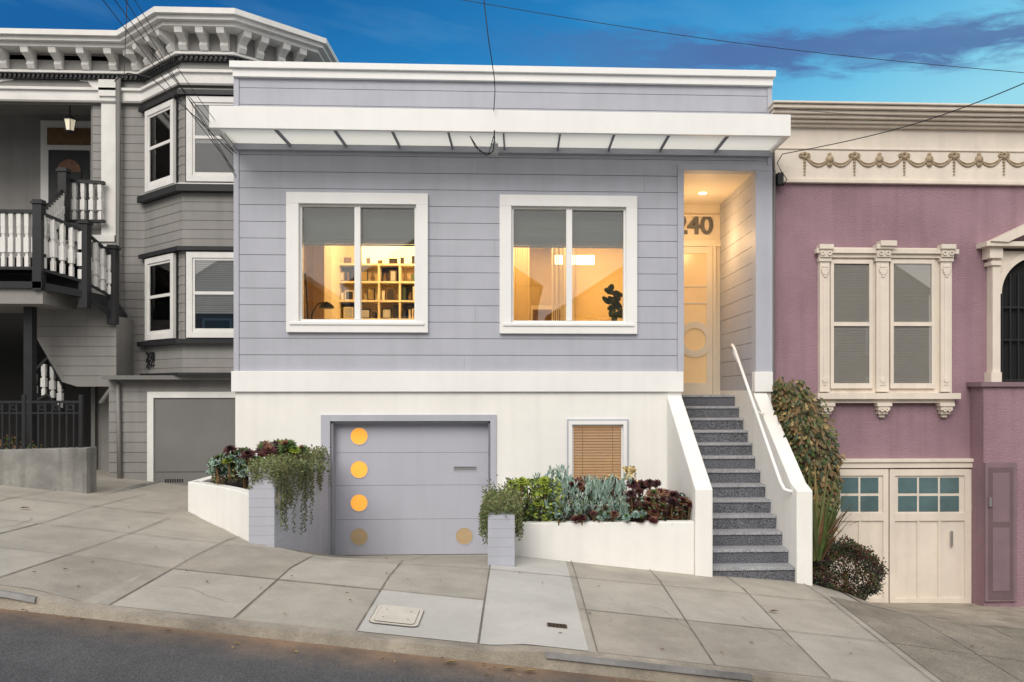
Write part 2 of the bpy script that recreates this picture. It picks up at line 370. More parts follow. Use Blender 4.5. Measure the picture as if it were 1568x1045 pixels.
while z<ZCAP:
    z1=min(z+sp-.007,ZCAP)
    x=XL+.075
    ends=sorted([x,XR-.07]+([R(XL+1,XR-1)] if random.random()<.8 else []))
    for a,b in zip(ends,ends[1:]):
        if b-a>.02: sd.holes(a+.001,b-.001,z,z1,Y0+R(0,.002),Y0+.03,hW+[(DX0-.09,4,-3,DZ+.085)],'lav')
    z+=sp
sd.holes(XL+.02,XR-.02,ZBB,ZTOP-.2,Y0+.03,Y0+.14,hW+[hE],'lavd')
sd.obj('lap_siding',H)
tr=MB()
tr.box(XL,XL+.073,Y0-.012,Y0+.1,ZBT,ZCAP,'lav'); tr.box(XR-.068,XR,Y0-.012,Y0+.1,DZ+.09,ZCAP,'lav')
tr.box(DX0-.088,XR-.002,Y0-.03,Y0+.16,DZ,DZ+.085,'lav')
tr.box(DX0-.088,DX0,Y0-.03,Y0+.16,ZBT,DZ-.001,'lav')
tr.box(DX1,XR,Y0-.03,Y0+.16,ZBT,DZ-.001,'lav')
tr.obj('corner_boards',H,bevel=.004)
cp=MB()
cp.box(XL-.03,XR+.03,Y0-.10,Y0+.2,ZTOP-.09,ZTOP,'white'); cp.box(XL,XR,Y0-.055,Y0+.16,ZCAP-.012,ZTOP-.0905,'white')
cp.box(XL-.02,DX0-.01,Y0-.05,Y0+.1,ZBB,ZBT,'white'); cp.box(DX1-.02,XR+.0,Y0-.05,Y0+.1,ZBB,ZBT,'white')
cp.obj('parapet_cap_and_belt',H,bevel=.006)
gx0,gx1=xa(506,Y0),xa(751,Y0); gzT=Z(645,630); gzB=-2.33
sx0,sx1=xa(876,Y0),xa(954,Y0); szT,szB=Z(650,915),Z(738,915)
sb=MB(); sb.holes(XL+.02,DX0-.03,-2.9,ZBB-.001,Y0,Y0+.15,[(gx0,gx1,-3,gzT),(sx0,sx1,szB,szT)],'stucco')
sb.box(DX1,XR-.01,Y0,Y0+.15,-2.9,ZBB-.001,'stucco'); sb.obj('stucco_base',H)
bd=MB()
bd.box(XL+.02,XL+.1,Y0+.16,20,-2.9,4.35,'lav'); bd.box(XR-.1,XR-.02,Y0+.16,20,-2.9,4.35,'lav'); bd.box(XL+.02,XR-.02,19.9,20,-2.9,4.35,'lav')
bd.box(XL+.1,XR-.1,Y0+.16,19.9,4.2,4.3,'roof'); bd.obj('body_and_roof',H)
def mainwin(w,name):
    f=MB(); y0=Y0-.06;y1=Y0+.035
    f.box(w['x0'],w['x1'],y0,y1,w['gz1'],w['z1'],'white'); f.box(w['x0'],w['x1'],y0,y1,w['z0'],w['gz0'],'white')
    f.box(w['x0'],w['gx0'],y0+.001,y1,w['gz0'],w['gz1'],'white'); f.box(w['gx1'],w['x1'],y0+.001,y1,w['gz0'],w['gz1'],'white')
    f.box(w['x0']+.05,w['x1']-.05,y0-.02,y0+.01,w['gz0']-.05,w['gz0']-.012,'white')
    s=.03; a,b=Y0+.002,Y0+.10
    f.box(w['gx0'],w['gx1'],a,b,w['gz1']-s,w['gz1']-.001,'white'); f.box(w['gx0'],w['gx1'],a,b,w['gz0']+.001,w['gz0']+s,'white')
    f.box(w['gx0'],w['gx0']+s,a,b,w['gz0']+s,w['gz1']-s,'white'); f.box(w['gx1']-s,w['gx1'],a,b,w['gz0']+s,w['gz1']-s,'white')
    f.box(w['m0']-.005,w['m1']+.005,a-.01,b-.01,w['gz0']+s,w['gz1']-s,'white')
    f.obj(name+'_frame',H,bevel=.004)
    g=MB(); g.box(w['gx0']+s,w['m0'],Y0+.05,Y0+.056,w['gz0']+s,w['gz1']-s,'glass'); g.box(w['m1'],w['gx1']-s,Y0+.07,Y0+.076,w['gz0']+s,w['gz1']-s,'glass')
    g.obj(name+'_glass',H)
    sh=MB(); zb=w['gz1']-.54
    for x0,x1 in ((w['gx0']-.05,(w['m0']+w['m1'])/2-.01),((w['m0']+w['m1'])/2+.01,w['gx1']+.05)):
        sh.box(x0,x1,Y0+.20,Y0+.215,zb+.11,w['gz1']+.1,'shade')
        for i in range(4): sh.box(x0,x1,Y0+.185-.01*i,Y0+.2,zb+.028*i,zb+.028*i+.023,'shade')
    sh.obj(name+'_shade',H)
mainwin(WL,'window'); mainwin(WR,'window_b')
rmz0,rmz1=.12,3.0; RY=15.2
rmb=MB()
xl,xr=XL+.12,2.18
rmb.box(xl,xr,Y0+.145,RY,rmz0-.05,rmz0,'roomw'); rmb.box(xl,xr,Y0+.145,RY,rmz1,rmz1+.05,'roomw')
rmb.box(xl,xr,RY,RY+.05,rmz0,rmz1,'room'); rmb.box(xl-.01,xl+.04,Y0+.145,RY,rmz0,rmz1,'room'); rmb.box(xr-.04,xr,Y0+.145,RY,rmz0,rmz1,'room')
rmb.box(-.75,-.62,Y0+.15,RY,rmz0,rmz1,'room')
rmb.box(.75,.87,13.6,RY,rmz0,rmz1,'roomw'); rmb.box(-.6,2.1,14.2,14.3,2.62,rmz1,'roomw')
rmb.box(-3.3,-3.18,14.0,RY,rmz0,rmz1,'roomw')
rmb.obj('rooms',H)
sf=MB(); y=14.6; cols=[512,545,580,612,645]; rws=[405,432,461,489,517]
X=[xa(c,y) for c in cols]+[xa(680,y)]; ZZ=[za(r,y,570) for r in rws]
sf.box(X[0],X[-1],y+.28,y+.3,ZZ[-1],ZZ[0],'room')
for x in X: sf.box(x-.016,x+.016,y,y+.28,ZZ[-1],ZZ[0],'roomw')
for q in ZZ: sf.box(X[0]-.02,X[-1]+.02,y-.01,y+.28,q-.016,q+.016,'roomw')
cols_=['shelfd','shelfd','roomw','lb1','lr2','lg2','blind','black','lb3','lav']
for i in range(len(X)-1):
    for j in range(len(ZZ)-1):
        a=X[i]+.04; zb=ZZ[j+1]+.018; hh=ZZ[j]-ZZ[j+1]-.05
        if random.random()<.35: sf.box(X[i]+.02,X[i+1]-.02,y+.25,y+.275,zb,ZZ[j]-.02,random.choice(['shelfd','lb1','lb2']))
        while a<X[i+1]-.08:
            r_=random.random()
            if r_<.4:
                w_=R(.12,.2); h_=hh*R(.6,.9); w_=min(w_,X[i+1]-.03-a)
                sf.box(a,a+w_,y+.08,y+.1,zb,zb+h_,random.choice(['black','roomw','lb1'])); sf.box(a+.02,a+w_-.02,y+.074,y+.08,zb+.02,zb+h_-.02,random.choice(['blindg','shelfd','lb3','lav','lg1']))
            elif r_<.6:
                w_=.09; cx1=a+.045; zz=zb; rr_=R(.03,.045)
                for q_,f_ in ((.0,.6),(.25,1),(.5,.85),(.7,.4),(.85,.5)):
                    sf.pz([(cx1+rr_*f_*math.cos(t*.785),y+.13+rr_*f_*math.sin(t*.785)) for t in range(8)],zb+q_*.14,zb+q_*.14+.036,random.choice(['shelfd','lb3','ls1']) if q_==0 else 'lb1')
            else:
                w_=R(.025,.06); h_=hh*R(.4,.9)
                sf.box(a,min(a+w_,X[i+1]-.03),y+R(.02,.1),y+.24,zb,zb+h_,random.choice(cols_))
            a+=w_+R(.004,.06)
for i in range(9):
    a=X[0]+.15+i*.2; w_=R(.06,.15); h_=R(.08,.18); sf.box(a,a+w_,y+.05,y+.07,ZZ[0]+.02,ZZ[0]+h_,random.choice(['shelfd','lb1','lr1','black']))
sf.box(xa(545,y),X[-1],15.15,15.19,ZZ[0]+.1,ZZ[0]+.46,'glow')
sf.obj('shelf_unit',H)
lp=MB(); y=12.6
P3=lambda u,v,yy:(xa(u,yy),yy,za(v,yy,u))
lp.tube([P3(472,520,y),P3(471,480,y),P3(469,440,y),P3(467,418,y)],.012,'black')
lp.tube([P3(474,520,y),P3(478,480,y),P3(486,466,y),P3(495,463,y)],.01,'black')
hx,hy,hz=P3(500,469,y)
for i in range(8):
    r0=.115*math.sin(math.pi/2*(8-i)/8); z0=hz-.03+.012*i; lp.pz([(hx+r0*math.cos(t*.524),hy+r0*math.sin(t*.524)) for t in range(12)],z0,z0+.013,'black')
lp.obj('reading_lamp',H)
rr=MB()
rr.box(xa(850,14.1),xa(910,14.1),14.1,14.19,za(404,14.1,880),za(391,14.1,880),'lamp')
for u,v in ((842,385),(800,412),(922,378),(596,396),(920,352)):
    r_=za(v,10,u)/10; yy=min(14.0,(rmz1-.02)/max(.01,r_)); xx=xa(u,yy); rr.pz([(xx+.05*math.cos(t*.524),yy+.05*math.sin(t*.524)) for t in range(12)],rmz1-.02,rmz1-.004,'lamp')
rr.box(xa(812,14.9),xa(864,14.9),14.6,15.1,za(500,14.9),za(470,14.9),'roomw'); rr.box(xa(816,14.6),xa(860,14.6),14.58,14.6,za(494,14.6),za(474,14.6),'lb1')
for i in range(12):
    a=xa(845,13.3)+i*.035; rr.box(a,a+.02,13.3+(i%2)*.03,13.34+(i%2)*.03,rmz0,rmz1,'roomw')
for i in range(7): 
    a=xa(786,13.6)+i*.04; rr.box(a,a+.025,13.6+(i%2)*.03,13.64+(i%2)*.03,rmz0,rmz1,'room')
for i in range(14):
    t_=i/13; v=488-45*t_; u=940+R(-16,14)*(1-.4*t_); s_=R(.07,.11)
    x,z=W(u,v,12.3); a=R(-1.2,1.2)
    pts=[(x+s_*(.95*math.cos(t)*math.cos(a)-.42*math.sin(t)*math.sin(a)),12.3+R(-.03,.03)+.05*math.cos(t),z+s_*(.95*math.cos(t)*math.sin(a)+.42*math.sin(t))) for t in [i*.785 for i in range(8)]]
    rr.face(pts,random.choice(['lg2','lg1','lg2']))
rr.tube([(xa(940,12.3),12.3,.6),(xa(938,12.3),12.3,1.4)],.01,'lb1')
rr.obj('room_furnishings',H)
# garage
gf=MB(); fo0,fo1=xa(492,Y0),xa(760,Y0); fT=Z(635,630)
gf.box(fo0,gx0,Y0-.03,Y0+.02,-2.5,fT,'lav'); gf.box(gx1,fo1,Y0-.03,Y0+.02,-2.5,fT,'lav'); gf.box(gx0,gx1,Y0-.029,Y0+.02,gzT,fT,'lav')
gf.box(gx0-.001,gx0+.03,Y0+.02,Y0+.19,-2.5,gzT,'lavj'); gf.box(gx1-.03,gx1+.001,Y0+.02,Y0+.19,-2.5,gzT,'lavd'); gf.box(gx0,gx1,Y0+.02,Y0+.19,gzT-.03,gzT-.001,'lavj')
gf.obj('garage_frame',H,bevel=.004)
gd=MB(); yd=Y0+.16
vs=[645,693,743,795,849]
zs=[za(v,yd,630) for v in vs]; zs[-1]=-2.31
for a,b in zip(zs,zs[1:]): gd.box(gx0+.031,gx1-.031,yd,yd+.05,b+.002,a-.002,'lavdoor')
gd.box(gx0,gx1,yd+.03,yd+.06,-2.5,gzT,'lavj'); gd.box(gx0,gx1,yd-.01,yd+.02,-2.36,-2.315,'black')
for u,v,k in ((550,668,'amber'),(550,719,'amber'),(550,770,'amber'),(550,822,'tan'),(711,821,'tan')):
    x,z=W(u,v,yd); gd.ring(x,z,.118,.128,yd-.008,yd+.001,'lavdoor'); gd.disc(x,z,.118,yd-.004,yd+.001,k)
x,z=W(712,718,yd); gd.box(x-.165,x+.165,yd-.006,yd,z-.04,z+.04,'lavdoor'); gd.box(x-.155,x+.155,yd-.014,yd-.005,z-.014,z+.022,'metal'); gd.box(x-.155,x+.155,yd-.019,yd-.013,z+.022,z+.032,'numb')
gd.obj('garage_door',H)
# small window
sw=MB(); a0,a1=xa(868,Y0),xa(962,Y0); b1,b0=Z(642,915),Z(744,915)
def ringbox(mb,x0,x1,z0,z1,t,y0,y1,k):
    mb.box(x0,x1,y0,y1,z1-t,z1,k); mb.box(x0,x1,y0,y1,z0,z0+t,k); mb.box(x0,x0+t,y0,y1,z0+t,z1-t,k); mb.box(x1-t,x1,y0,y1,z0+t,z1-t,k)
ringbox(sw,a0,a1,b0,b1,.022,Y0-.03,Y0+.01,'lav')
sw.box(a0+.0225,a1-.0225,Y0-.04,Y0+.01,szT,b1-.0225,'white'); sw.box(a0+.0225,a1-.0225,Y0-.04,Y0+.01,b0+.0225,szB,'white'); sw.box(a0+.0225,sx0,Y0-.039,Y0+.01,szB,szT,'white'); sw.box(sx1,a1-.0225,Y0-.039,Y0+.01,szB,szT,'white')
ringbox(sw,sx0,sx1,szB,szT,.022,Y0+.02,Y0+.06,'white')
n_=20
for i in range(n_):
    h_=(szT-szB)/n_; zz=szB+h_*i; sw.hexa([(sx0,Y0+.085,zz),(sx1,Y0+.085,zz),(sx1,Y0+.115,zz+h_*.7),(sx0,Y0+.115,zz+h_*.7),(sx0,Y0+.085,zz+.004),(sx1,Y0+.085,zz+.004),(sx1,Y0+.115,zz+h_*.7+.004),(sx0,Y0+.115,zz+h_*.7+.004)],'blindw')
for u in (892,938): x=xa(u,Y0+.08); sw.box(x-.003,x+.003,Y0+.078,Y0+.082,szB,szT,'tan')
sw.box(sx0-.02,sx1+.02,Y0+.16,Y0+.17,szB-.05,szT+.05,'tan')
sw.box(sx0,sx1,Y0+.04,Y0+.044,szB,szT,'glass')
sw.obj('small_window',H)
# canopy
cn=MB(); yf=10.68; cz1=za(168.5,yf,765); cz0=za(202,yf,765); cxl=xa(320,yf); cxr=xa(1211,yf)
cn.box(cxl,cxr,yf,yf+.06,cz0,cz1,'white')
cn.box(cxl,cxl+.05,yf+.06,Y0-.001,cz0+.0,cz0+.14,'white'); cn.box(cxr-.05,cxr,yf+.06,Y0-.001,cz0,cz0+.14,'white')
fz=[421,512,600,686,771,858,941,1025,1115]
cn.box(XL+.01,XR-.01,Y0-.05,Y0,cz0-.045,cz0+.15,'lav')
for u in fz:
    x=xa(u,yf+.06); cn.box(x-.010,x+.010,yf+.06,Y0-.05,cz0-.01,cz0+.045,'lavd')
cn.obj('canopy_beams',H,bevel=.004)
cg=MB(); cg.box(cxl+.05,cxr-.05,yf+.06,Y0-.05,cz0+.035,cz0+.045,'frost'); cg.obj('canopy_glass',H)
fm=M['frost']; nt=fm.node_tree; o=nt.nodes['Material Output']; pr=nt.nodes['Principled BSDF']; tl=nn(nt,'ShaderNodeBsdfTranslucent'); tl.inputs[0].default_value=(.93,.93,.90,1); ms=nn(nt,'ShaderNodeMixShader'); ms.inputs[0].default_value=.80
nt.links.new(pr.outputs[0],ms.inputs[1]); nt.links.new(tl.outputs[0],ms.inputs[2]); nt.links.new(ms.outputs[0],o.inputs[0])
# entry recess
en=MB(); yb=13.55; LZ=-.05
en.box(DX0-.13,DX0-.03,Y0+.16,yb,-2.9,DZ+.1,'stucco')
en.box(DX1+.002,DX1+.1,Y0+.165,yb,-2.9,.02,'stucco'); en.box(DX1+.03,DX1+.1,Y0+.165,yb,.02,DZ+.1,'lavj')
z=.02
while z<DZ:
    en.box(DX1+.002,DX1+.03,Y0+.161,yb,z,min(z+sp-.007,DZ),'lav'); z+=sp
en.box(DX0-.1,DX1+.1,Y0+.161,yb+.1,DZ+.002,DZ+.06,'entryw')
en.box(DX0-.1,DX1+.1,yb,yb+.1,-2.9,DZ,'entryw')
dx0,dx1=2.42,xa(1091,yb); dT=za(378,yb,1080)
en.box(DX0,DX1,yb-.05,yb,dT,dT+.10,'entryw'); en.box(dx1,dx1+.05,yb-.05,yb,LZ,dT,'entryw')
en.box(DX0,DX1,yb-.04,yb,dT+.5,dT+.53,'entryw')
en.box(dx0,dx0+.1,yb-.035,yb-.001,LZ,dT,'entryw'); en.box(dx1-.11,dx1-.005,yb-.035,yb-.001,LZ,dT,'entryw'); en.box(dx0+.1,dx1-.11,yb-.034,yb-.001,dT-.12,dT-.005,'entryw'); en.box(dx0+.1,dx1-.11,yb-.034,yb-.001,LZ,LZ+.2,'entryw')
en.box(dx0+.1,dx1-.11,yb-.015,yb-.001,LZ+.2,dT-.12,'entryg')
rx_,rz_=W(1063,520,yb); en.ring(rx_,rz_,.19,.30,yb-.045,yb-.014,'entryw')
for v in (436,462): en.box(dx0+.1,dx1-.11,yb-.03,yb-.014,za(v+2,yb),za(v,yb),'entryw')
en.tube([(dx0+.13,yb-.09,LZ+.9),(dx0+.13,yb-.09,LZ+1.2)],.012,'metal')
lx,ly=xa(1076,12.8),12.8
en.pz([(lx+.06*math.cos(t*.524),ly+.06*math.sin(t*.524)) for t in range(12)],DZ-.008,DZ,'lamp')
en.obj('entry_recess',H)
t=bpy.data.curves.new('house_number','FONT'); t.body='240'; t.size=.43; t.extrude=.008; t.offset=.012; to=bpy.data.objects.new('house_number',t); bpy.context.scene.collection.objects.link(to)
to.rotation_euler=(math.pi/2,0,0); x,z=W(1092,358,yb-.02); t.align_x='RIGHT'; to.location=(x,yb-.02,z); t.materials.append(M['numb']); to.parent=H

# ---------------------------------------------------------------- stairs
ST=empty('entry_stairs'); s=MB(); ys=9.75; ye=12.6; N=13; zb=-2.295; rise=(LZ-zb)/N; run=(ye-ys)/(N-1)
for i in range(N):
    y=ys+run*i; z=zb+rise*(i+1)
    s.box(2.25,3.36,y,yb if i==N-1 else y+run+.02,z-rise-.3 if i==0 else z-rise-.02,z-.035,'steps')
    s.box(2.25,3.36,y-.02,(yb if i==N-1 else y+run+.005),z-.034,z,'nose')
s.obj('steps',ST,bevel=.003)
s=MB()
s.px([(9.62,-2.8),(9.62,-1.16),(Y0-.001,-.05),(Y0-.001,-2.8)],2.09,2.30,'stucco')
s.px([(9.68,-2.9),(9.68,-1.19),(9.9,-1.12),(Y0-.001,-.01),(Y0-.001,-2.9)],3.335,3.53,'stucco')
s.obj('cheek_walls',ST,bevel=.012)
HR=empty('handrail'); s=MB()
pts=[(3.31,12.25,.45),(3.26,12.3,.60),(3.22,12.3,.69),(3.22,12.22,.71),(3.22,12.1,.65)]+[(3.22,12.1-k*.22,.65-k*.18) for k in range(1,10)]+[(3.23,9.95,-1.13),(3.25,9.88,-1.2),(3.31,9.86,-1.22),(3.345,9.86,-1.22)]
s.tube(pts,.022,'white',10)
for q in (11.0,): s.tube([(3.22,q,.65-(12.1-q)*.818),(3.3,q,.6-(12.1-q)*.818),(3.345,q,.6-(12.1-q)*.818)],.01,'white')
s.obj('rail',HR,smooth=True)

# ---------------------------------------------------------------- planters
PL=empty('planter'); s=MB()
px0,px1=xa(381,8.96),xa(420,8.96)
def cmu(s,x0,x1,y0,y1,z0,z1):
    s.box(x0+.004,x1-.004,y0+.004,y1-.004,z0-.4,z1-.006,'lavj')
    z=z0
    while z<z1-.01:
        s.box(x0,x1,y0,y1,z,min(z+.098,z1),'lav'); z+=.1
pt=za(722,8.96,400)
cmu(s,px0,px1,8.96,Y0-.03,-2.45,pt)
s.obj('block_pillar_wall',PL)
s=MB(); q0=(px0-.002,9.02); q1=(-4.12,10.35)
d=Vector((q1[0]-q0[0],q1[1]-q0[1])).normalized(); n_=Vector((d.y,-d.x)) 
if n_.y<0: n_=-n_
zt_=-1.12
pp=[]
for i in range(11):
    t=i/10; b_=.07*math.sin(math.pi*t); pp.append((q0[0]+(q1[0]-q0[0])*t+b_*n_.x,q0[1]+(q1[1]-q0[1])*t+b_*n_.y))
outer=pp; inner=[(x+n_.x*.14,y+n_.y*.14) for x,y in pp]
lo_=[(x,y,-2.4) for x,y in outer]+[(x,y,-2.4) for x,y in inner[::-1]]; hi_=[(x,y,zt_) for x,y,_ in lo_]
s.prism(lo_,hi_,'stucco')
s.box(q1[0],q1[0]+.14,10.36,Y0,-2.2,zt_,'stucco')
s.obj('stucco_wall',PL,bevel=.01)
s=MB(); s.pz([(px0-.01,inner[1][1]+.05)]+[(x+n_.x*-.02,y+n_.y*-.02) for x,y in inner[1:-1]]+[(q1[0]+.13,10.5),(q1[0]+.13,Y0),(px0-.01,Y0)],-1.5,-1.17,'soil'); s.obj('soil',PL)
PR=empty('planter'); s=MB(); r0,r1=xa(747,8.96),xa(788,8.96)
cmu(s,r0,r1,8.96,9.3,-2.3,za(789,8.96,767)); cmu(s,r0+.03,r1-.03,9.31,Y0-.03,-2.45,-1.36)
s.obj('block_pillar_wall',PR)
s=MB(); zr=za(800,9.66,930); s.box(r1-.02,2.088,9.66,9.8,-2.8,zr,'stucco'); s.obj('stucco_wall',PR,bevel=.012)
s=MB(); s.box(r1-.03,2.088,9.8,Y0-.01,-2.4,zr-.06,'soil'); s.obj('soil',PR)

# ---------------------------------------------------------------- plants
def leaf(mb,p,d,up,L,w,k):
    d=Vector(d).normalized(); sd_=d.cross(Vector(up)); 
    if sd_.length<.01: sd_=Vector((1,0,0))
    sd_.normalize(); nrm=sd_.cross(d); p=Vector(p); m=p+d*L*.6
    mb.face([p,m+sd_*w/2+nrm*w*.12,p+d*L],k); mb.face([p,p+d*L,m-sd_*w/2+nrm*w*.12],k)
def rosette(mb,c,r,keys,tilt=None):
    c=Vector(c); ax=Vector(tilt or (R(-.35,.35),R(-.8,-.2),1)).normalized()
    a=ax.cross(Vector((0,1,0.1))).normalized(); b=ax.cross(a)
    for ring,(el,ln,nl) in enumerate(((.12,1,12),(.42,.85,10),(.8,.62,8),(1.2,.4,5))):
        for i in range(nl):
            an=2*math.pi*(i+.5*ring)/nl+R(-.1,.1); dr=(a*math.cos(an)+b*math.sin(an))*math.cos(el)+ax*math.sin(el)
            k=keys[0] if ring<2 else keys[1]
            leaf(mb,c+ax*.008*ring,dr,ax,r*ln*R(.85,1.1),r*.36,k)
def bed(name,spec):
    e=empty(name); mb=MB()
    for f in spec: f(mb)
    mb.obj('foliage',e); return e
def rosfield(u0,u1,v0,v1,y0,y1,n,rmin,rmax,palette,stem=True):
    def f(mb):
        for _ in range(n):
            y=R(y0,y1); u=R(u0,u1); v=R(v0,v1); x,z=W(u,v,y); r=R(rmin,rmax)
            if stem: mb.tube([(x,y,z),(x+R(-.03,.03),y+.05,z-.2)],.01,'lb1',5)
            rosette(mb,(x,y,z),r,random.choice(palette))
    return f
def sticks(u0,u1,v0,v1,y0,y1,n,L,palette):
    def f(mb):
        for _ in range(n):
            y=R(y0,y1); x,z=W(R(u0,u1),R(v0,v1),y); cd=Vector((R(-.5,.5),R(-.6,.2),1)).normalized()
            for j in range(9):
                d=(cd+Vector((R(-.6,.6),R(-.6,.6),R(-.1,.5)))).normalized(); q=Vector((x,y,z))+cd*j*.014
                leaf(mb,q,d,(0,-1,.3),L*R(.7,1.1),.016,random.choice(palette))
    return f
def fill(u0,u1,v0,v1,y0,y1,n,L,w,palette):
    def f(mb):
        for _ in range(n):
            y=R(y0,y1); x,z=W(R(u0,u1),R(v0,v1),y)
            leaf(mb,(x,y,z),(R(-1,1),R(-1,.3),R(-.3,1)),(R(-.3,.3),-1,.5),L*R(.6,1.2),w*R(.7,1.2),random.choice(palette))
    return f
red=[('lr1','lr2'),('lr2','lr1'),('lr1','lr3'),('lr3','lr1'),('lr2','lg1')]
grn=[('lg1','lg3'),('lg3','lg1'),('lg1','lr3'),('lg1','lg1')]
blu=[('ls1','ls2'),('ls2','ls1'),('ls1','lg1')]
bed('succulents',[rosfield(333,462,690,706,9.8,10.8,34,.07,.12,red),rosfield(325,400,704,727,9.9,10.4,34,.06,.10,grn+blu),rosfield(400,465,682,698,9.8,10.6,18,.08,.13,grn+red),
  sticks(322,392,709,732,9.9,10.3,50,.08,['ls1','ls2','lg1']),fill(322,470,704,738,9.9,10.8,700,.06,.03,['lg1','lg2','lr2','lt1']),fill(385,500,704,724,9.3,11,600,.05,.02,['lt1','lt2','lg2'])])
bed('succulents',[rosfield(778,850,735,785,9.75,10.6,36,.06,.11,[('lg3','lg3'),('lg1','lg3'),('lg3','lg1')]),fill(778,862,735,800,9.68,10.4,900,.06,.03,['lg3','lg1','lg3','lg2']),
  rosfield(860,960,738,760,10.0,10.9,26,.07,.12,red+blu),rosfield(955,1056,755,793,9.72,10.3,48,.07,.12,red+[('lr3','lg1'),('lr3','lr1')]),rosfield(870,1010,738,765,10.2,11,26,.08,.13,red),
  sticks(835,965,745,795,9.7,10.2,130,.10,['ls1','ls2','ls2']),sticks(820,870,730,750,10,10.5,14,.09,['ls1','ls2']),rosfield(850,1000,785,799,9.64,9.75,24,.05,.08,blu+red),
  fill(780,1055,760,803,9.66,10.6,1500,.05,.025,['lg1','lg2','lr2','lb2','ls1']),fill(957,973,715,735,10.3,10.5,130,.05,.03,['flower','lb3']),fill(925,950,728,740,10.3,10.5,50,.04,.02,['flower','lt1'])])
def strands(mb,tops,lmin,lmax,pal,dens=.014):
    for (x,y,z,ox,oy) in tops:
        L=R(lmin,lmax); n=int(L/dens); px_,py_,pz_=x,y,z; vx=ox;vy=oy
        for i in range(n):
            t=i/max(1,n); k=max(0,1-t*5)
            px_+=vx*.012*k+R(-.003,.003); py_+=vy*.012*k+R(-.003,.003); pz_-=dens*(1-k*.75)
            for _ in range(2): leaf(mb,(px_,py_,pz_),(R(-1,1),R(-1,1),R(-.9,.3)),(0,-1,.4),.028*R(.7,1.4),.012,random.choice(pal))
e=empty('trailing_plant'); mb=MB(); tops=[]
for _ in range(120):
    y=R(8.95,11.3); tops.append((px1+R(-.08,.03),y,pt+R(.0,.08),R(.2,.9),0))
strands(mb,tops,.15,.60,['lt1','lt1','lt2','lb3'])
tops=[(R(px0,px1+.04),8.97,pt+R(0,.1),0,-1) for _ in range(34)]; strands(mb,tops,.04,.22,['lt1','lt2'])
tops=[(px1+R(0,.04),R(8.95,10.6),pt+R(0,.05),.5,-.3) for _ in range(16)]; strands(mb,tops,.5,.95,['lt1','lt2'])
for _ in range(1900):
    leaf(mb,(R(px0-.03,px1+.06),R(8.93,11.3),pt+R(-.05,.11)),(R(-1,1),R(-1,1),R(-.2,.9)),(0,-1,.5),.05*R(.6,1.3),.015,random.choice(['lt1','lt1','lt2','lg1','lb2']))
mb.obj('foliage',e)
e=empty('trailing_plant'); mb=MB(); zp=za(789,8.96,767)
strands(mb,[(r0+R(-.06,.03),R(8.95,10),zp+R(0,.1),-.8,0) for _ in range(55)],.1,.42,['lt1','lt2','lg1'])
strands(mb,[(r1+R(-.02,.05),R(8.98,9.5),zp+R(0,.05),.7,0) for _ in range(35)],.1,.40,['lt1','lt2','lb2'])
for _ in range(2200):
    leaf(mb,(R(r0-.06,r1+.06),R(8.93,10.2),zp+abs(random.gauss(0,.09))),(R(-1,1),R(-1,1),R(-.2,.9)),(0,-1,.5),.05*R(.6,1.3),.016,random.choice(['lt1','lt1','lt2','lg1','lb2']))
mb.obj('foliage',e)
e=empty('climbing_vine'); mb=MB()
path=[(1203,598,11.2,.20),(1216,625,11.1,.32),(1230,660,10.9,.33),(1243,700,10.8,.29),(1254,735,10.7,.21),(1256,770,10.6,.13),(1256,800,10.5,.11),(1254,830,10.4,.09)]
for i in range(5600):
    t=random.random()*(len(path)-1.001); j=int(t); f=t-j; a,b=path[j],path[j+1]; c=[a[q]+(b[q]-a[q])*f for q in range(4)]
    x,z=W(c[0],c[1],c[2]); th=R(0,2*math.pi); rr_=c[3]*(R(.5,1)**.5)*(1+.32*math.sin(t*7+th*3)); 
    x+=rr_*math.cos(th); y=c[2]+rr_*.8*math.sin(th); z+=R(-.14,.14)+.1*math.sin(th*2)
    if x<3.56: x=3.56+R(0,.05)
    brown=math.sin(t*5+th*2)>-.1
    leaf(mb,(x,y,z),(math.cos(th)*.5+R(-.5,.5),-.4+R(-.5,.5),-.8+R(-.4,.5)),(0,-1,.6),.10*R(.6,1.3),.045*R(.7,1.2),random.choice(['lb1','lb2','lb1','lg2','lb3','lb2'] if brown else ['lg2','lb2','lg1','lb2','lb1']))
mb.tube([(3.75,10.4,-2.5),(3.8,10.55,-1.6),(3.75,10.8,-.8),(3.7,11.1,-.1)],.03,'lb1')
mb.obj('foliage',e)
e=empty('flax_plant'); mb=MB(); bx,bz=W(1250,832,9.95)
for i in range(34):
    a=R(-.25,1.15); L=R(.65,1.05); dx=math.sin(a)*.8; dy=R(-.35,.15); p=Vector((bx+R(-.05,.06),9.95+R(-.1,.1),bz-.2)); pr=None; w=R(.028,.045)
    for j in range(10):
        t=j/9; q=p+Vector((dx*L*t,dy*L*t,L*(1.3*t-.85*abs(dx)*t*t))); 
        if q.x<3.56: q.x=3.56
        ww=w*(1-t**2)
        cur_=(q+Vector((ww*.7,ww*.3,ww*.35)),q-Vector((ww*.7,ww*.3,ww*.35)))
        if pr: mb.face([pr[0],pr[1],cur_[1],cur_[0]],['lg1','lt1','lt2','lr3','lt1','lb3'][i%6])
        pr=cur_
mb.obj('leaves',e)
e=empty('shrub'); mb=MB(); cx0,cz0_=W(1295,874,10.0)
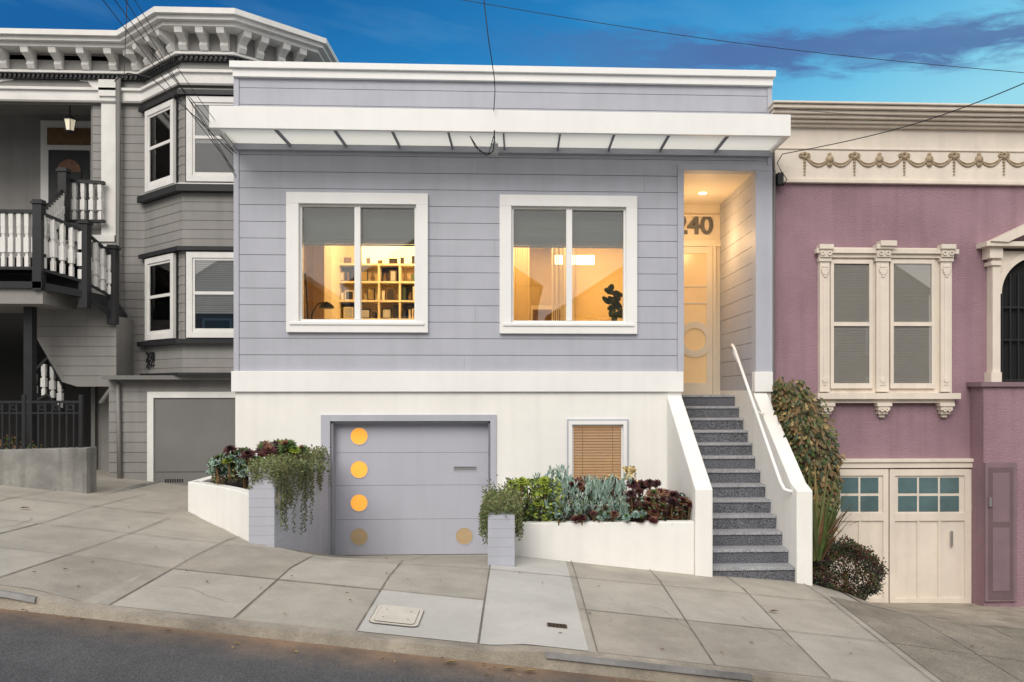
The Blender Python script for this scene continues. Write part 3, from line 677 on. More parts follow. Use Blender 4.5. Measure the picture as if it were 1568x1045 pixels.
for i in range(10000):
    v=Vector((random.gauss(0,1),random.gauss(0,1),random.gauss(0,1))).normalized(); 
    bumpy=1+.12*math.sin(v.x*9+1)*math.sin(v.z*8)+.08*math.sin(v.y*13+v.x*5); r=R(.62,1)**.5*bumpy*(1.1 if random.random()<.08 else 1)
    q=Vector((cx0+v.x*.42*r,10.0+v.y*.42*r,cz0_+v.z*.34*r))
    leaf(mb,q,v+Vector((R(-.8,.8),R(-.8,.8),R(-.5,.9))),(0,-1,.5),.034*R(.6,1.3),.018,random.choice(['lb2','lg2','lr1','lr1','lg2'] if math.sin(v.x*6+v.z*7)>-.2 else ['lg2','lr2']))
mb.tube([(cx0,10,cz0_-.5),(cx0,10,cz0_)],.03,'lb1'); mb.obj('foliage',e)

# ---------------------------------------------------------------- left victorian
V=empty('victorian_house')
lo=[(-6.62,13.0),(-5.83,13.0),(-4.93,12.2),(-4.0,12.2)]
up=[(-14,13.0),(-5.83,13.0),(-4.93,12.2),(-4.20,12.2),(-3.45,12.87),(-3.45,16)]
s=MB()
def clap(line,z0,z1,k,h=.135,mb=s):
    prof=[]; z=z0
    while z<z1-1e-3:
        zz=min(z+h,z1); prof+=[(.0,z),(.010,z+.002),(.003,zz-.001)]; z=zz
    mb.sweep(line,prof,k,closed=False)
clap(lo,.22,4.45,'vgrey'); clap(up,4.45,5.3,'vgrey')
s.obj('clapboard_walls',V)
s=MB()
b=s.band
s.band(up,0,.50,5.33,5.41,'vwhite'); s.band(up,0,.44,5.27,5.329,'vwhite'); s.band(up,0,.36,5.21,5.269,'vwhite'); s.band(up,0,.10,4.94,5.209,'vgrey')
s.band(up,0,.13,4.905,4.94,'vwhite'); s.band(up,0,.07,4.83,4.904,'black')
s.band(up,0,.05,4.50,4.66,'vwhite'); s.band(up,0,.09,4.66,4.70,'vwhite'); s.band(up,0,.08,4.47,4.50,'vgrey')
def segs(line):
    for a,c in zip(line,line[1:]):
        A_,C_=Vector(a),Vector(c); d=(C_-A_); L=d.length; d.normalize(); yield A_,d,Vector((d.y,-d.x)),L
for A_,d,n,L in segs(up[:5]):
    k=max(2,round(L/.40)); 
    if L<1.5: k=3
    if L<.8: k=2
    for i in range(k+1):
        t=L*i/k; t=min(max(t,.07),L-.07)
        s.oprof(A_,d,n,[(.10,4.94),(.15,4.95),(.19,5.01),(.17,5.06),(.24,5.10),(.33,5.13),(.35,5.209),(.10,5.209)],t-.055,t+.055,'vwhite')
    m=int(L/.07)
    for i in range(m): s.ob(A_,d,n,.07*i+.01,.07*i+.045,.0,.10,4.845,4.895,'black')
for z0,z1,dd,k in ((4.33,4.40,.10,'black'),(2.92,3.02,.12,'black'),(2.06,2.12,.10,'black'),(.70,.77,.12,'black'),(.24,.28,.08,'black')):
    s.band(lo[1:],0,dd,z0,z1,k)
s.band(lo[1:],0,.07,3.02,3.05,'vwhite'); s.band(lo[1:],0,.06,4.40,4.43,'vgrey')
s.obj('cornice_and_mouldings',V)
def vwin(mb,A_,d,n,s0,s1,z0,z1,kin='blindg',bl=.25):
    f=.085
    mb.ob(A_,d,n,s0-.03,s1+.03,0,.03,z0,z1,'black')
    mb.ob(A_,d,n,s0,s1,0,.075,z1-f,z1,'vwhite'); mb.ob(A_,d,n,s0,s1,0,.075,z0,z0+f,'vwhite')
    mb.ob(A_,d,n,s0,s0+f,0,.075,z0+f,z1-f,'vwhite'); mb.ob(A_,d,n,s1-f,s1,0,.075,z0+f,z1-f,'vwhite')
    a,b_=s0+f,s1-f; zm=(z0+z1)/2+.03; c,e_=z0+f,z1-f
    mb.ob(A_,d,n,a,b_,0,.032,c,e_,'void')
    zb_=c+(e_-c)*bl
    nsl=26
    for i in range(nsl):
        q=zb_+(e_-zb_)*i/nsl; mb.ob(A_,d,n,a+.03,b_-.03,.033,.040,q,q+(e_-zb_)/nsl*.86,kin)
    mb.ob(A_,d,n,a,a+.035,.032,.06,c,e_,'vwhite'); mb.ob(A_,d,n,b_-.035,b_,.032,.06,c,e_,'vwhite')
    mb.ob(A_,d,n,a,b_,.033,.062,zm-.025,zm+.02,'vwhite'); mb.ob(A_,d,n,a+.035,b_-.035,.033,.059,c,c+.05,'vwhite'); mb.ob(A_,d,n,a+.035,b_-.035,.033,.059,e_-.035,e_,'vwhite')
    mb.ob(A_,d,n,a+.03,b_-.03,.048,.051,c+.05,e_-.03,'glassd')
s=MB(); sg=list(segs(lo))
A_,d,n,L=sg[1]
vwin(s,A_,d,n,.16,L-.14,3.07,4.31,bl=.0); vwin(s,A_,d,n,.16,L-.14,.79,2.04,bl=.0)
A_,d,n,L=sg[2]
vwin(s,A_,d,n,.08,1.25,3.07,4.31,bl=.45); vwin(s,A_,d,n,.08,1.25,.79,2.04)
s.obj('bay_windows',V)
s=MB(); yg=12.45; xg=xa(167,yg)
z=-1.8
while z<.24:
    s.hexa([(xg,yg-.010,z),(-4.0,yg-.010,z),(-4.0,yg+.1,z),(xg,yg+.1,z),(xg,yg,min(z+.15,.24)),(-4.0,yg,min(z+.15,.24)),(-4.0,yg+.1,min(z+.15,.24)),(xg,yg+.1,min(z+.15,.24))],'vgrey'); z+=.1502
s.box(xg,-4.0,12.22,13,.18,.24,'vdark')
ga=xa(228,yg); gt=za(600,yg,290)
s.box(ga,ga+.09,yg-.06,yg,-1.8,gt,'vwhite'); s.box(ga+.09,-4.0,yg-.06,yg,gt-.09,gt,'vwhite')
s.box(ga+.09,-4.0,yg-.035,yg-.017,-1.8,gt-.09,'vdark')
s.box(ga+.1,-4.0,yg-.037,yg-.034,-1.2,-1.192,'black')
for i in range(8): s.box(ga+.25+.035*i,ga+.27+.035*i,yg-.04,yg-.034,-1.35,-1.30,'black')
s.obj('garage_wall',V)
s=MB()
s.box(-6.62,-4.02,13.1,20,-2,4.6,'vgrey'); s.box(-14,-6.6,14.6,20,-2,4.95,'vgrey'); s.box(-14,-3.5,13.05,20,4.82,5.30,'vgrey'); s.box(-14,-3.5,13.02,20,5.36,5.40,'roof')
s.box(-6.66,-6.60,13.02,14.6,-2,4.9,'vdark')
s.box(-14,-6.66,13.6,13.7,-1.9,1.9,'void')  # near-black sheet paints the darkness under the porch
s.obj('body',V)
s=MB(); yp=13.0
pc0,pc1=xa(158,yp),xa(180,yp)
s.box(pc0,pc1,yp-.06,yp+.14,za(388,yp,170),za(128,yp,170),'vwhite')
s.box(pc0-.03,pc1+.03,yp-.09,yp+.16,za(150,yp,170),za(125,yp,170),'vwhite')
s.box(-14,pc1+.02,yp-.05,yp+.1,za(118,yp,80),za(96,yp,80),'vwhite'); s.box(-14,pc1+.04,yp-.10,yp+.1,za(96,yp,80),za(89,yp,80),'vwhite')
bx_=pc0; bz_=za(118,yp,80)
s.py([(bx_,bz_),(bx_-.36,bz_),(bx_-.34,bz_-.06),(bx_-.22,bz_-.07),(bx_-.16,bz_-.15),(bx_-.07,bz_-.18),(bx_-.05,bz_-.30),(bx_,bz_-.33)],yp-.03,yp+.05,'vwhite')
x0_=xa(0,yp)-.2; s.py([(x0_,bz_),(x0_+.45,bz_),(x0_+.4,bz_-.06),(x0_+.2,bz_-.1),(x0_+.1,bz_-.3),(x0_,bz_-.33)],yp-.03,yp+.05,'vwhite')
s.box(-14,-6.66,13.1,14.6,za(112,yp,80)+.02,za(112,yp,80)+.1,'vdark')
FL=2.42
s.box(-14,-6.66,12.95,14.6,FL-.35,FL-.02,'vgrey'); s.box(xa(100,12.95),pc1,12.90,12.95,FL-.1,FL-.0,'vwhite')
yd_=14.55
q=lambda u0,u1,v0,v1,y0,y1,k: s.box(xa(u0,y0),xa(u1,y0),y0,y1,za(v1,y0,(u0+u1)/2),za(v0,y0,(u0+u1)/2),k)
q(62,150,185,345,yd_,14.6,'vwhite'); q(72,140,196,222,yd_-.02,yd_,'lb1'); q(74,136,230,345,yd_-.03,yd_,'black')
x,z=W(106,262,yd_-.03); s.disc(x,z,.2,yd_-.04,yd_-.03,'lr3'); s.box(x-.21,x+.21,yd_-.045,yd_-.03,z-.25,z-.02,'black')
s.obj('porch',V)
s=MB(); yl=13.2; lx_,lz_=W(107,148,yl)
s.tube([(lx_,yl,lz_+.1),(lx_,yl,lz_-.30)],.010,'black')
def hexl(r0,r1,z0,z1,k):
    s.prism([(lx_+r0*math.cos(t*1.047),yl+r0*math.sin(t*1.047),z0) for t in range(6)],[(lx_+r1*math.cos(t*1.047),yl+r1*math.sin(t*1.047),z1) for t in range(6)],k)
hexl(.11,.03,lz_-.37,lz_-.30,'black'); hexl(.06,.09,lz_-.54,lz_-.372,'lant'); hexl(.04,.068,lz_-.57,lz_-.541,'black')
for t in range(6): s.tube([(lx_+.064*math.cos(t*1.047),yl+.064*math.sin(t*1.047),lz_-.54),(lx_+.096*math.cos(t*1.047),yl+.096*math.sin(t*1.047),lz_-.37)],.006,'black',5)
s.obj('hanging_lantern',V)
s=MB()
def rail(mb,p,q,h0,h1,yp_,yq,sp_=.105):
    (x0,z0),(x1,z1)=p,q
    L=math.hypot(x1-x0,yq-yp_); n=max(2,int(L/sp_))
    P=lambda t,z:(x0+(x1-x0)*t,yp_+(yq-yp_)*t,z)
    for za0,za1,k,hh in ((z0,z1,'black',.05),(h0+.08,h1+.08,'black',.04)):
        mb.hexa([(x0,yp_-.04,za0-hh),(x1,yq-.04,za1-hh),(x1,yq+.04,za1-hh),(x0,yp_+.04,za0-hh),(x0,yp_-.04,za0),(x1,yq-.04,za1),(x1,yq+.04,za1),(x0,yp_+.04,za0)],k)
    for i in range(n):
        t=(i+.5)/n; x,y,_=P(t,0); a=h0+(h1-h0)*t+.08; b_=z0+(z1-z0)*t-.05
        for f0,f1,w in ((0,.2,.026),(.2,.27,.018),(.27,.55,.034),(.55,.62,.02),(.62,.75,.026),(.75,1,.028)):
            mb.box(x-w,x+w,y-w,y+w,a+(b_-a)*f0,a+(b_-a)*f1,'vwhite')
def newel(mb,x,y,z0,z1,w=.06):
    mb.box(x-w,x+w,y-w,y+w,z0,z1,'black'); mb.box(x-w-.02,x+w+.02,y-w-.02,y+w+.02,z1,z1+.03,'black'); mb.pz([(x-w,y-w),(x+w,y-w),(x+w,y+w),(x-w,y+w)],z1+.03,z1+.06,'black')
def PP(u,v,y): return W(u,v,y)
rail(s,PP(108,275,12.85),PP(160,278,12.85),PP(108,345,12.85)[1]-.0,PP(160,345,12.85)[1],12.85,12.85)
n0=PP(60,322,11.6); n1=PP(130,352,12.0); n2=PP(173,390,12.4); n9=PP(98,272,12.7)
rail(s,(-12,n0[1]),n0,PP(60,418,11.6)[1],PP(60,418,11.6)[1],11.6,11.6)
rail(s,n0,n1,PP(60,418,11.6)[1],PP(130,438,12.0)[1],11.6,12.0); rail(s,n1,n2,PP(130,438,12.0)[1],PP(173,462,12.4)[1],12.0,12.4)
rail(s,PP(64,322,11.7),PP(98,290,12.7),PP(64,350,11.7)[1]-.3,PP(98,345,12.7)[1],11.7,12.7)
for (x,z),y,zb_ in ((n0,11.6,1.4),(n1,12.0,1.2),(n2,12.4,1.0),(n9,12.7,2.3)): newel(s,x,y,zb_,z+.08)
s.obj('porch_railings',V)
s=MB()
f0=PP(60,432,11.6)[1]
s.box(-12,n0[0]+.07,11.54,13,f0-.09,f0,'black'); s.box(-12,n0[0]+.05,11.6,13,f0-.3,f0-.09,'vgrey')
z1_=PP(130,445,12.0)[1]; z2_=PP(173,478,12.4)[1]
for a,b_,ya,yb_,za0,zb0 in ((n0[0],n1[0],11.55,11.95,f0,z1_),(n1[0],n2[0],11.95,12.35,z1_,z2_)):
    s.hexa([(a,ya,za0-.1),(b_,yb_,zb0-.1),(b_,yb_+.5,zb0-.1),(a,ya+.9,za0-.1),(a,ya,za0),(b_,yb_,zb0),(b_,yb_+.5,zb0),(a,ya+.9,za0)],'black')
ys_=12.45; pts=[PP(u,v,ys_) for u,v in ((48,462),(130,455),(178,485),(178,592),(118,592),(95,585),(48,505))]
s.py(pts,ys_,ys_+.6,'vgrey')
for v in range(500,590,15): 
    a=PP(52+max(0,(v-505))*.62,v,ys_); b_=PP(178,v,ys_); s.box(a[0],b_[0],ys_-.006,ys_,a[1]-.004,a[1]+.004,'vdark')
s.box(xa(36,12.0),xa(49,12.0),12.0,12.12,-1.3,f0-.3,'black')
rail(s,PP(75,545,12.5),PP(98,590,12.5),PP(75,610,12.5)[1],PP(98,640,12.5)[1],12.5,12.5); rail(s,PP(45,575,12.5),PP(75,545,12.5),PP(45,625,12.5)[1],PP(75,610,12.5)[1],12.5,12.5)
s.obj('porch_stair',V)
s=MB()
s.tube([(xa(181,12.9),12.9,za(120,12.9,181)),(xa(181,12.9),12.9,za(560,12.9,181)),(xa(178,12.6),12.6,za(585,12.6,178)),(xa(160,12.5),12.4,za(618,12.5,160))],.04,'vdark')
s.tube([(xa(181,12.9),12.9,za(560,12.9,181)),(xa(181,12.4),12.4,za(590,12.4,181)),(xa(183,12.4),12.4,za(740,12.4,183))],.03,'vgrey')
s.obj('downspout',V,smooth=True)
for tx,vv in (('268',551),('266',563)):
    t=bpy.data.curves.new('number_plate','FONT'); t.body=tx; t.size=.17; t.extrude=.006; t.offset=.004; to=bpy.data.objects.new('number_plate',t); bpy.context.scene.collection.objects.link(to)
    to.rotation_euler=(math.pi/2,0,math.radians(-41)); A2,d2,n2_,L2=sg[1]; pz=A2+d2*.12+n2_*.035; to.location=(pz.x,pz.y,za(vv,12.8,240)); t.materials.append(M['black']); to.parent=V
FW=empty('concrete_retaining_wall'); s=MB(); yw=10.75
a=xa(133,yw); s.hexa([(-12,yw,-1.6),(a,yw,-1.6),(a,yw+.25,-1.6),(-12,yw+.25,-1.6),(-12,yw,za(704,yw,0)),(a,yw,za(686,yw,133)),(a,yw+.25,za(686,yw,133)),(-12,yw+.25,za(704,yw,0))],'concw'); s.box(a-.001,a+.2,yw+.0,13,-1.9,za(735,yw,133)-.2,'concw'); s.obj('wall',FW,bevel=.01)
IF=empty('iron_fence'); s=MB(); yf_=10.9
xe=xa(124,yf_); zT=za(615,yf_,60); zB=za(692,yf_,60)
s.box(-11,xe,yf_-.015,yf_+.015,zT-.02,zT+.01,'black'); s.box(-11,xe,yf_-.015,yf_+.015,zB,zB+.03,'black'); s.box(-11,xe,yf_-.012,yf_+.012,zT-.16,zT-.14,'black')
x=xe; i=0
while x>-11:
    s.box(x-.009,x+.009,yf_-.009,yf_+.009,zB-.1,zT+(.06 if i%8==0 else 0),'black')
    if i%8==0: s.box(x-.02,x+.02,yf_-.02,yf_+.02,zB-.1,zT+.09,'black')
    elif i%2==0: s.ring(x+.045,zT-.075,.028,.04,yf_-.006,yf_+.006,'black',n=10)
    x-=.09; i+=1
s.obj('railing',IF)
e=empty('entry_shrub'); mb=MB()
for _ in range(900):
    x=R(-8.2,-6.2); leaf(mb,(x,R(11.1,11.5),-.95+R(-.1,.35)*abs(math.sin(x*3))),(R(-1,1),R(-1,.3),R(0,1)),(0,-1,.5),.07,.03,random.choice(['lg2','lg1','lr3','lb1']))
mb.obj('foliage',e)

# ---------------------------------------------------------------- right mauve house
U=empty('mauve_stucco_house'); yr=11.6; XP=xa(1186,yr)
def zp_(v,u=1380): return za(v,yr,u)
s=MB()
s.box(XP,14,yr,yr+.15,-3.6,zp_(281),'purple'); s.box(XP,14,yr+.15,20,-3.6,zp_(205),'purpled'); s.box(XP+.05,14,yr+.21,20,zp_(205),zp_(200),'roof')
s.obj('walls',U)
s=MB()
ln=[(XP,yr),(14,yr)]
T=zp_(199)
s.box(XP-.005,14,yr-.03,yr+.2,zp_(281),T,'cream')
s.band(ln,0,.07,zp_(283),zp_(277),'cream'); s.band(ln,0,.05,zp_(232),zp_(229),'cream')
for i,(d0,a,b_) in enumerate(((.10,0,.04),(.16,.04,.08),(.22,.085,.13),(.27,.13,.18),(.33,.185,.235),(.37,.24,.27))):
    s.box(XP-.02-d0*.3,14,yr-d0,yr+.25,T+a,T+b_-.002,'cream')
s.obj('cornice',U,bevel=.008)
s=MB(); yy=yr-.04
drops=[1232+76.3*i for i in range(6)]; 
for i,u in enumerate(drops):
    x,z=W(u,238,yy)
    s.ring(x,z,.015,.05,yy-.02,yy+.005,'cream2',n=12); s.ring(x-.05,z+.0,.01,.035,yy-.015,yy+.005,'cream2',n=10); s.ring(x+.05,z,.01,.035,yy-.015,yy+.005,'cream2',n=10)
    zz=z-.05
    for j in range(6): s.disc(x,zz-.045*j,.022-.002*j,yy-.012,yy+.005,'cream2',n=8)
    if i<5:
        m=u+38.2; xm,zm=W(m,244,yy); x2,z2=W(u+76.3,238,yy)
        s.disc(xm,zm,.055,yy-.02,yy+.005,'cream2',n=12); s.disc(xm,zm-.07,.04,yy-.016,yy+.005,'cream2',n=10); s.disc(xm,zm+.07,.025,yy-.016,yy+.005,'cream2',n=10)
        for a,b_ in (((x,z),(xm,zm)),((xm,zm),(x2,z2))):
            pts=[(a[0]+(b_[0]-a[0])*t/8,yy,a[1]+(b_[1]-a[1])*t/8-.13*math.sin(math.pi*t/8)) for t in range(9)]
            s.tube(pts,.014,'cream2',6)
            pts=[(p_[0],yy,p_[2]+.03*math.sin(math.pi*i_/8)+.01) for i_,p_ in enumerate(pts)]; s.tube(pts,.008,'cream2',5)
s.obj('garland_relief',U,smooth=True)
s=MB()
def q2(u0,u1,v0,v1,y0,y1,k,mb=None):
    (mb or s).box(xa(u0,yr),xa(u1,yr),y0,y1,za(v1,yr,(u0+u1)/2),za(v0,yr,(u0+u1)/2),k)
q2(1252,1456,380,602,yr-.03,yr+.02,'cream')
q2(1246,1462,383,390,yr-.12,yr-.03,'cream'); q2(1252,1456,390,396,yr-.08,yr-.03,'cream')
for a,b_ in ((1252,1267),(1338,1357),(1436,1452)):
    q2(a,b_,396,600,yr-.09,yr-.031,'cream'); q2(a+5,b_-5,420,590,yr-.10,yr-.09,'cream')
    q2(a-3,b_+3,377,384,yr-.17,yr-.03,'cream'); q2(a-1,b_+1,384,396,yr-.14,yr-.03,'cream'); q2(a-2,b_+2,396,402,yr-.115,yr-.031,'cream')
    x,z=W((a+b_)/2,390,yr); s.ring(x-.05,z,.015,.035,yr-.16,yr-.13,'cream',n=10); s.ring(x+.05,z,.015,.035,yr-.16,yr-.13,'cream',n=10)
    x,z=W((a+b_)/2,408,yr)
    for j,(w_,h_) in enumerate(((.05,.03),(.06,.035),(.05,.035),(.035,.03),(.02,.03))):
        s.box(x-w_,x+w_,yr-.115,yr-.09,z-.035*j-h_,z-.035*j,'cream')
    x,z=W((a+b_)/2,582,yr); s.disc(x,z,.04,yr-.11,yr-.09,'cream',n=10)
q2(1340,1364,372,380,yr-.2,yr-.03,'cream')
q2(1246,1462,602,611,yr-.17,yr-.03,'cream'); q2(1252,1456,611,617,yr-.10,yr-.03,'cream')
for u in (1262,1348,1443):
    q2(u-11,u+11,617,622,yr-.15,yr-.001,'cream'); q2(u-9,u+9,622,628,yr-.13,yr-.001,'cream'); q2(u-7,u+7,628,634,yr-.10,yr-.001,'cream'); q2(u-4,u+4,634,639,yr-.06,yr-.001,'cream')
    x,z=W(u,627,yr); s.ring(x-.035,z,.01,.03,yr-.15,yr-.12,'cream',n=10); s.ring(x+.035,z,.01,.03,yr-.15,yr-.12,'cream',n=10)
for a,b_ in ((1269,1333),(1360,1428)):
    q2(a,b_,399,595,yr-.034,yr-.0305,'lb2')
    for i in range(47):
        v=402+i*4; x0,x1=xa(a+4,yr),xa(b_-4,yr); z0,z1=za(v+4.2,yr,a),za(v,yr,a)
        s.hexa([(x0,yr-.046,z0),(x1,yr-.046,z0),(x1,yr-.0345,z0),(x0,yr-.0345,z0),(x0,yr-.038,z1),(x1,yr-.038,z1),(x1,yr-.0345,z1),(x0,yr-.0345,z1)],'blind')
    for c,e_,f_,g_ in ((a,a+5,399,595),(b_-5,b_,399,595)): q2(c,e_,f_,g_,yr-.075,yr-.034,'cream')
    q2(a+5,b_-5,399,405,yr-.075,yr-.034,'cream'); q2(a+5,b_-5,494,500,yr-.075,yr-.034,'cream'); q2(a+5,b_-5,587,595,yr-.075,yr-.034,'cream')
    q2(a+5,b_-5,405,494,yr-.055,yr-.052,'glassd'); q2(a+5,b_-5,500,587,yr-.063,yr-.060,'glassd')
s.obj('double_window',U,bevel=.003)
s=MB()
q2(1268,1276,707,935,yr-.07,yr+.01,'cream'); q2(1493,1502,707,935,yr-.07,yr+.01,'cream'); q2(1276,1493,707,716,yr-.07,yr+.01,'cream'); q2(1264,1506,702,707,yr-.1,yr+.01,'cream')
q2(1276,1493,716,935,yr-.012,yr-.003,'lb1')
for a,b_,n_ in ((1277,1358,2),(1360,1482,3)):
    q2(a,b_,718,928,yr-.03,yr-.0125,'cream')
    st=8
    q2(a,a+st,718,928,yr-.055,yr-.0305,'cream'); q2(b_-st,b_,718,928,yr-.055,yr-.0305,'cream'); q2(a+st,b_-st,718,728,yr-.055,yr-.0305,'cream'); q2(a+st,b_-st,785,797,yr-.055,yr-.0305,'cream'); q2(a+st,b_-st,915,928,yr-.055,yr-.0305,'cream')
    if n_==2: a_g,b_g=1284,1345
    else: a_g,b_g=1372,1468
    w=(b_g-a_g)/n_
    for i in range(n_):
        for v0,v1 in ((731,755),(759,783)): q2(a_g+w*i+1.5,a_g+w*(i+1)-1.5,v0,v1,yr-.036,yr-.031,'pane')
    for i in range(1,n_+0): q2(a_g+w*i-2,a_g+w*i+2,797,915,yr-.050,yr-.0305,'cream')
q2(1482,1493,718,935,yr-.04,yr-.0125,'cream'); q2(1485,1490,770,782,yr-.06,yr-.04,'metal'); q2(1452,1455,812,835,yr-.08,yr-.056,'metal')
s.obj('garage_doors',U,bevel=.003)
s=MB(); yq=11.25
def q3(u0,u1,v0,v1,y0,y1,k): s.box(xa(u0,y0),xa(u1,y0),y0,y1,za(v1,y0,(u0+u1)/2),za(v0,y0,(u0+u1)/2),k)
q3(1506,1900,592,990,yq,yr-.001,'purple'); q3(1503,1900,585,592,yq-.05,yr-.001,'purpled')
q3(1509,1557,709,921,yq-.05,yq-.001,'purpled'); q3(1514,1552,716,918,yq-.055,yq-.05,'gate'); q3(1520,1546,724,800,yq-.06,yq-.055,'purpled'); q3(1520,1546,808,905,yq-.06,yq-.055,'purpled'); q3(1515,1519,762,776,yq-.09,yq-.055,'metal')
yc=11.45
q3(1520,1532,395,585,yc,yr-.001,'cream'); q3(1516,1536,377,395,yc-.05,yr-.001,'cream'); q3(1511,1700,370,377,yc-.12,yr-.001,'cream')
q3(1518,1534,400,406,yc-.03,yr-.001,'cream'); q3(1518,1534,570,585,yc-.03,yr-.001,'cream')
a=PP(1509,372,yc); s.py([(a[0],a[1]),(a[0]+1.6,a[1]+.75),(a[0]+1.6,a[1]+.6),(a[0]+.25,a[1]-.01)],yc-.15,yr-.001,'cream')
q3(1533,1800,395,585,11.58,yr-.001,'void')  # flat near-black slab paints the dark of the entry recess
x,z=W(1590,450,yc); s.ring(x,z,.53,.62,yc+.02,yr-.001,'cream',n=24,a0=math.pi/2,a1=math.pi)
s.py([(x-.62,z),(x-.62,z+.62),(x,z+.62)]+[(x+.62*math.cos(t),z+.62*math.sin(t)) for t in [math.pi/2+i*math.pi/16 for i in range(9)]],yc+.05,yr-.002,'cream')
for i in range(9): s.box(x-.5+.12*i,x-.48+.12*i,yc+.07,yc+.09,za(585,yc,1560),z+.3,'black')
for v in (470,520,582): s.box(x-.53,x+.6,yc+.065,yc+.095,za(v,yc,1560)-.01,za(v,yc,1560)+.01,'black')
s.obj('porch',U)
s=MB(); s.tube([(xa(1186,11.5),11.5,za(262,11.5,1186)),(xa(1184,11.5),11.5,za(400,11.5,1184)),(xa(1184,11.5),11.5,za(600,11.5,1184))],.018,'vdark'); 
x,z=W(1193,275,11.5); s.box(x-.04,x+.04,11.42,11.55,z-.08,z+.08,'black')
s.obj('conduit',U)

# ---------------------------------------------------------------- wires
def wire(name,pts,r=.006):
    e=empty(name); mb=MB(); 
    mb.tube([(W(u,v,y)[0],y,W(u,v,y)[1]) for u,v,y in pts],r,'black',6); mb.obj('cable',e,smooth=True); return e
def interp(a,b,n,sag=0):
    return [(a[0]+(b[0]-a[0])*i/n,a[1]+(b[1]-a[1])*i/n+sag*math.sin(math.pi*i/n),a[2]+(b[2]-a[2])*i/n) for i in range(n+1)]
wire('service_cable',[(741,-30,8.5),(741,0,9),(748,60,10.2),(757,120,10.6),(758,140,10.62),(756,170,10.62)],.006)
wire('service_cable',[(757,200,10.6),(757,215,10.8),(755,232,11.0),(745,238,11.0),(728,225,11.0),(719,207,11.0)],.008)
wire('service_cable',[(757,205,10.8),(748,236,11.0),(735,232,11.0),(722,212,11.0)],.006)
e=empty('conduit_bracket'); mb=MB(); x,z=W(757,228,11.2); mb.box(x-.05,x+.05,11.15,11.3,z-.07,z+.06,'blindg'); mb.tube([(x,11.2,z+.05),(x,11.2,z+.2)],.014,'metal'); mb.obj('bracket',e)
wire('overhead_wire',interp((640,-12,9),(1620,116,9),20,14),.0035)
wire('overhead_wire',interp((1198,236,11.4),(1640,96,8.5),16,18),.006)
wire('overhead_wire',interp((1186,165,11.3),(1640,176,8.5),16,10),.0035)
wire('service_cable',[(1198,236,11.4),(1190,250,11.45),(1196,262,11.45),(1205,275,11.45),(1198,285,11.5)],.007)
for (a,b_,sg_,r) in (((150,-10,8),(360,262,11.4),0,.0045),((168,-10,8),(362,236,11.4),4,.0045),((185,-10,8),(361,272,11.4),-5,.0045),((200,-10,8),(362,228,11.4),8,.004),((230,80,9),(362,270,11.4),-14,.0045),((195,-10,8),(190,120,12.3),0,.0045)):
    wire('overhead_wire',interp(a,b_,12,sg_),r)
wire('service_cable',[(175,125,12.2),(183,118,12.2),(196,112,12.2),(230,118,12.0),(300,180,11.8),(360,240,11.5)],.007)

e=empty('leaf_litter'); mb=MB()
for _ in range(190):
    x=R(-6,6); y=random.choice([R(6.45,9),R(5.9,6.22),R(5.9,6.22)])
    zz=(gz(x,y) if y>6.4 else rz(x,y))+.015; a=R(0,6.28); L=R(.010,.028)
    mb.face([(x-L*math.cos(a),y-L*math.sin(a),zz),(x+L*.4*math.sin(a),y-L*.4*math.cos(a),zz+.01),(x+L*math.cos(a),y+L*math.sin(a),zz+.004),(x-L*.4*math.sin(a),y+L*.4*math.cos(a),zz+.008)],random.choice(['lb1','lb3','lr3','lb2']))
for u,v in ((1185,939),(38,781),(780,1004),(690,993),(812,1001)):
    x,y=G(u,v) if v<985 else (xa(u,6.1),6.1); zz=(gz(x,y) if y>6.4 else rz(x,y))+.02
    mb.face([(x-.06,y,zz),(x,y-.03,zz+.02),(x+.06,y,zz+.004),(x,y+.03,zz+.01)],'lb3' if v>985 else 'lr3')
mb.obj('leaves',e)

# ---------------------------------------------------------------- houses across the street
for i,(x,w,h,k) in enumerate(((-11,7.5,5.5,'acrossA'),(-3,7.5,6.2,'acrossB'),(5,7.5,5.0,'acrossA'),(13,7.5,6,'acrossB'))):
    e=empty('gabled_house'); s=MB(); b0=rz(x,-6)-1; y=-9.6
    s.box(x-w/2,x+w/2,y-8,y,b0,h-2,k); s.py([(x-w/2-.2,h-2),(x+w/2+.2,h-2),(x,h+.6)],y-8.2,y+.3,'acrossR'); s.py([(x-w/2+.1,h-1.95),(x+w/2-.1,h-1.95),(x,h+.35)],y+.3,y+.32,k)
    for dx in (-1.8,1.2):
        for z in (-.8,1.6): s.box(x+dx-.1,x+dx+1.1,y,y+.05,z-.1,z+1.4,'white'); s.box(x+dx,x+dx+1,y+.04,y+.06,z,z+1.3,'pane')
    s.obj('body',e)

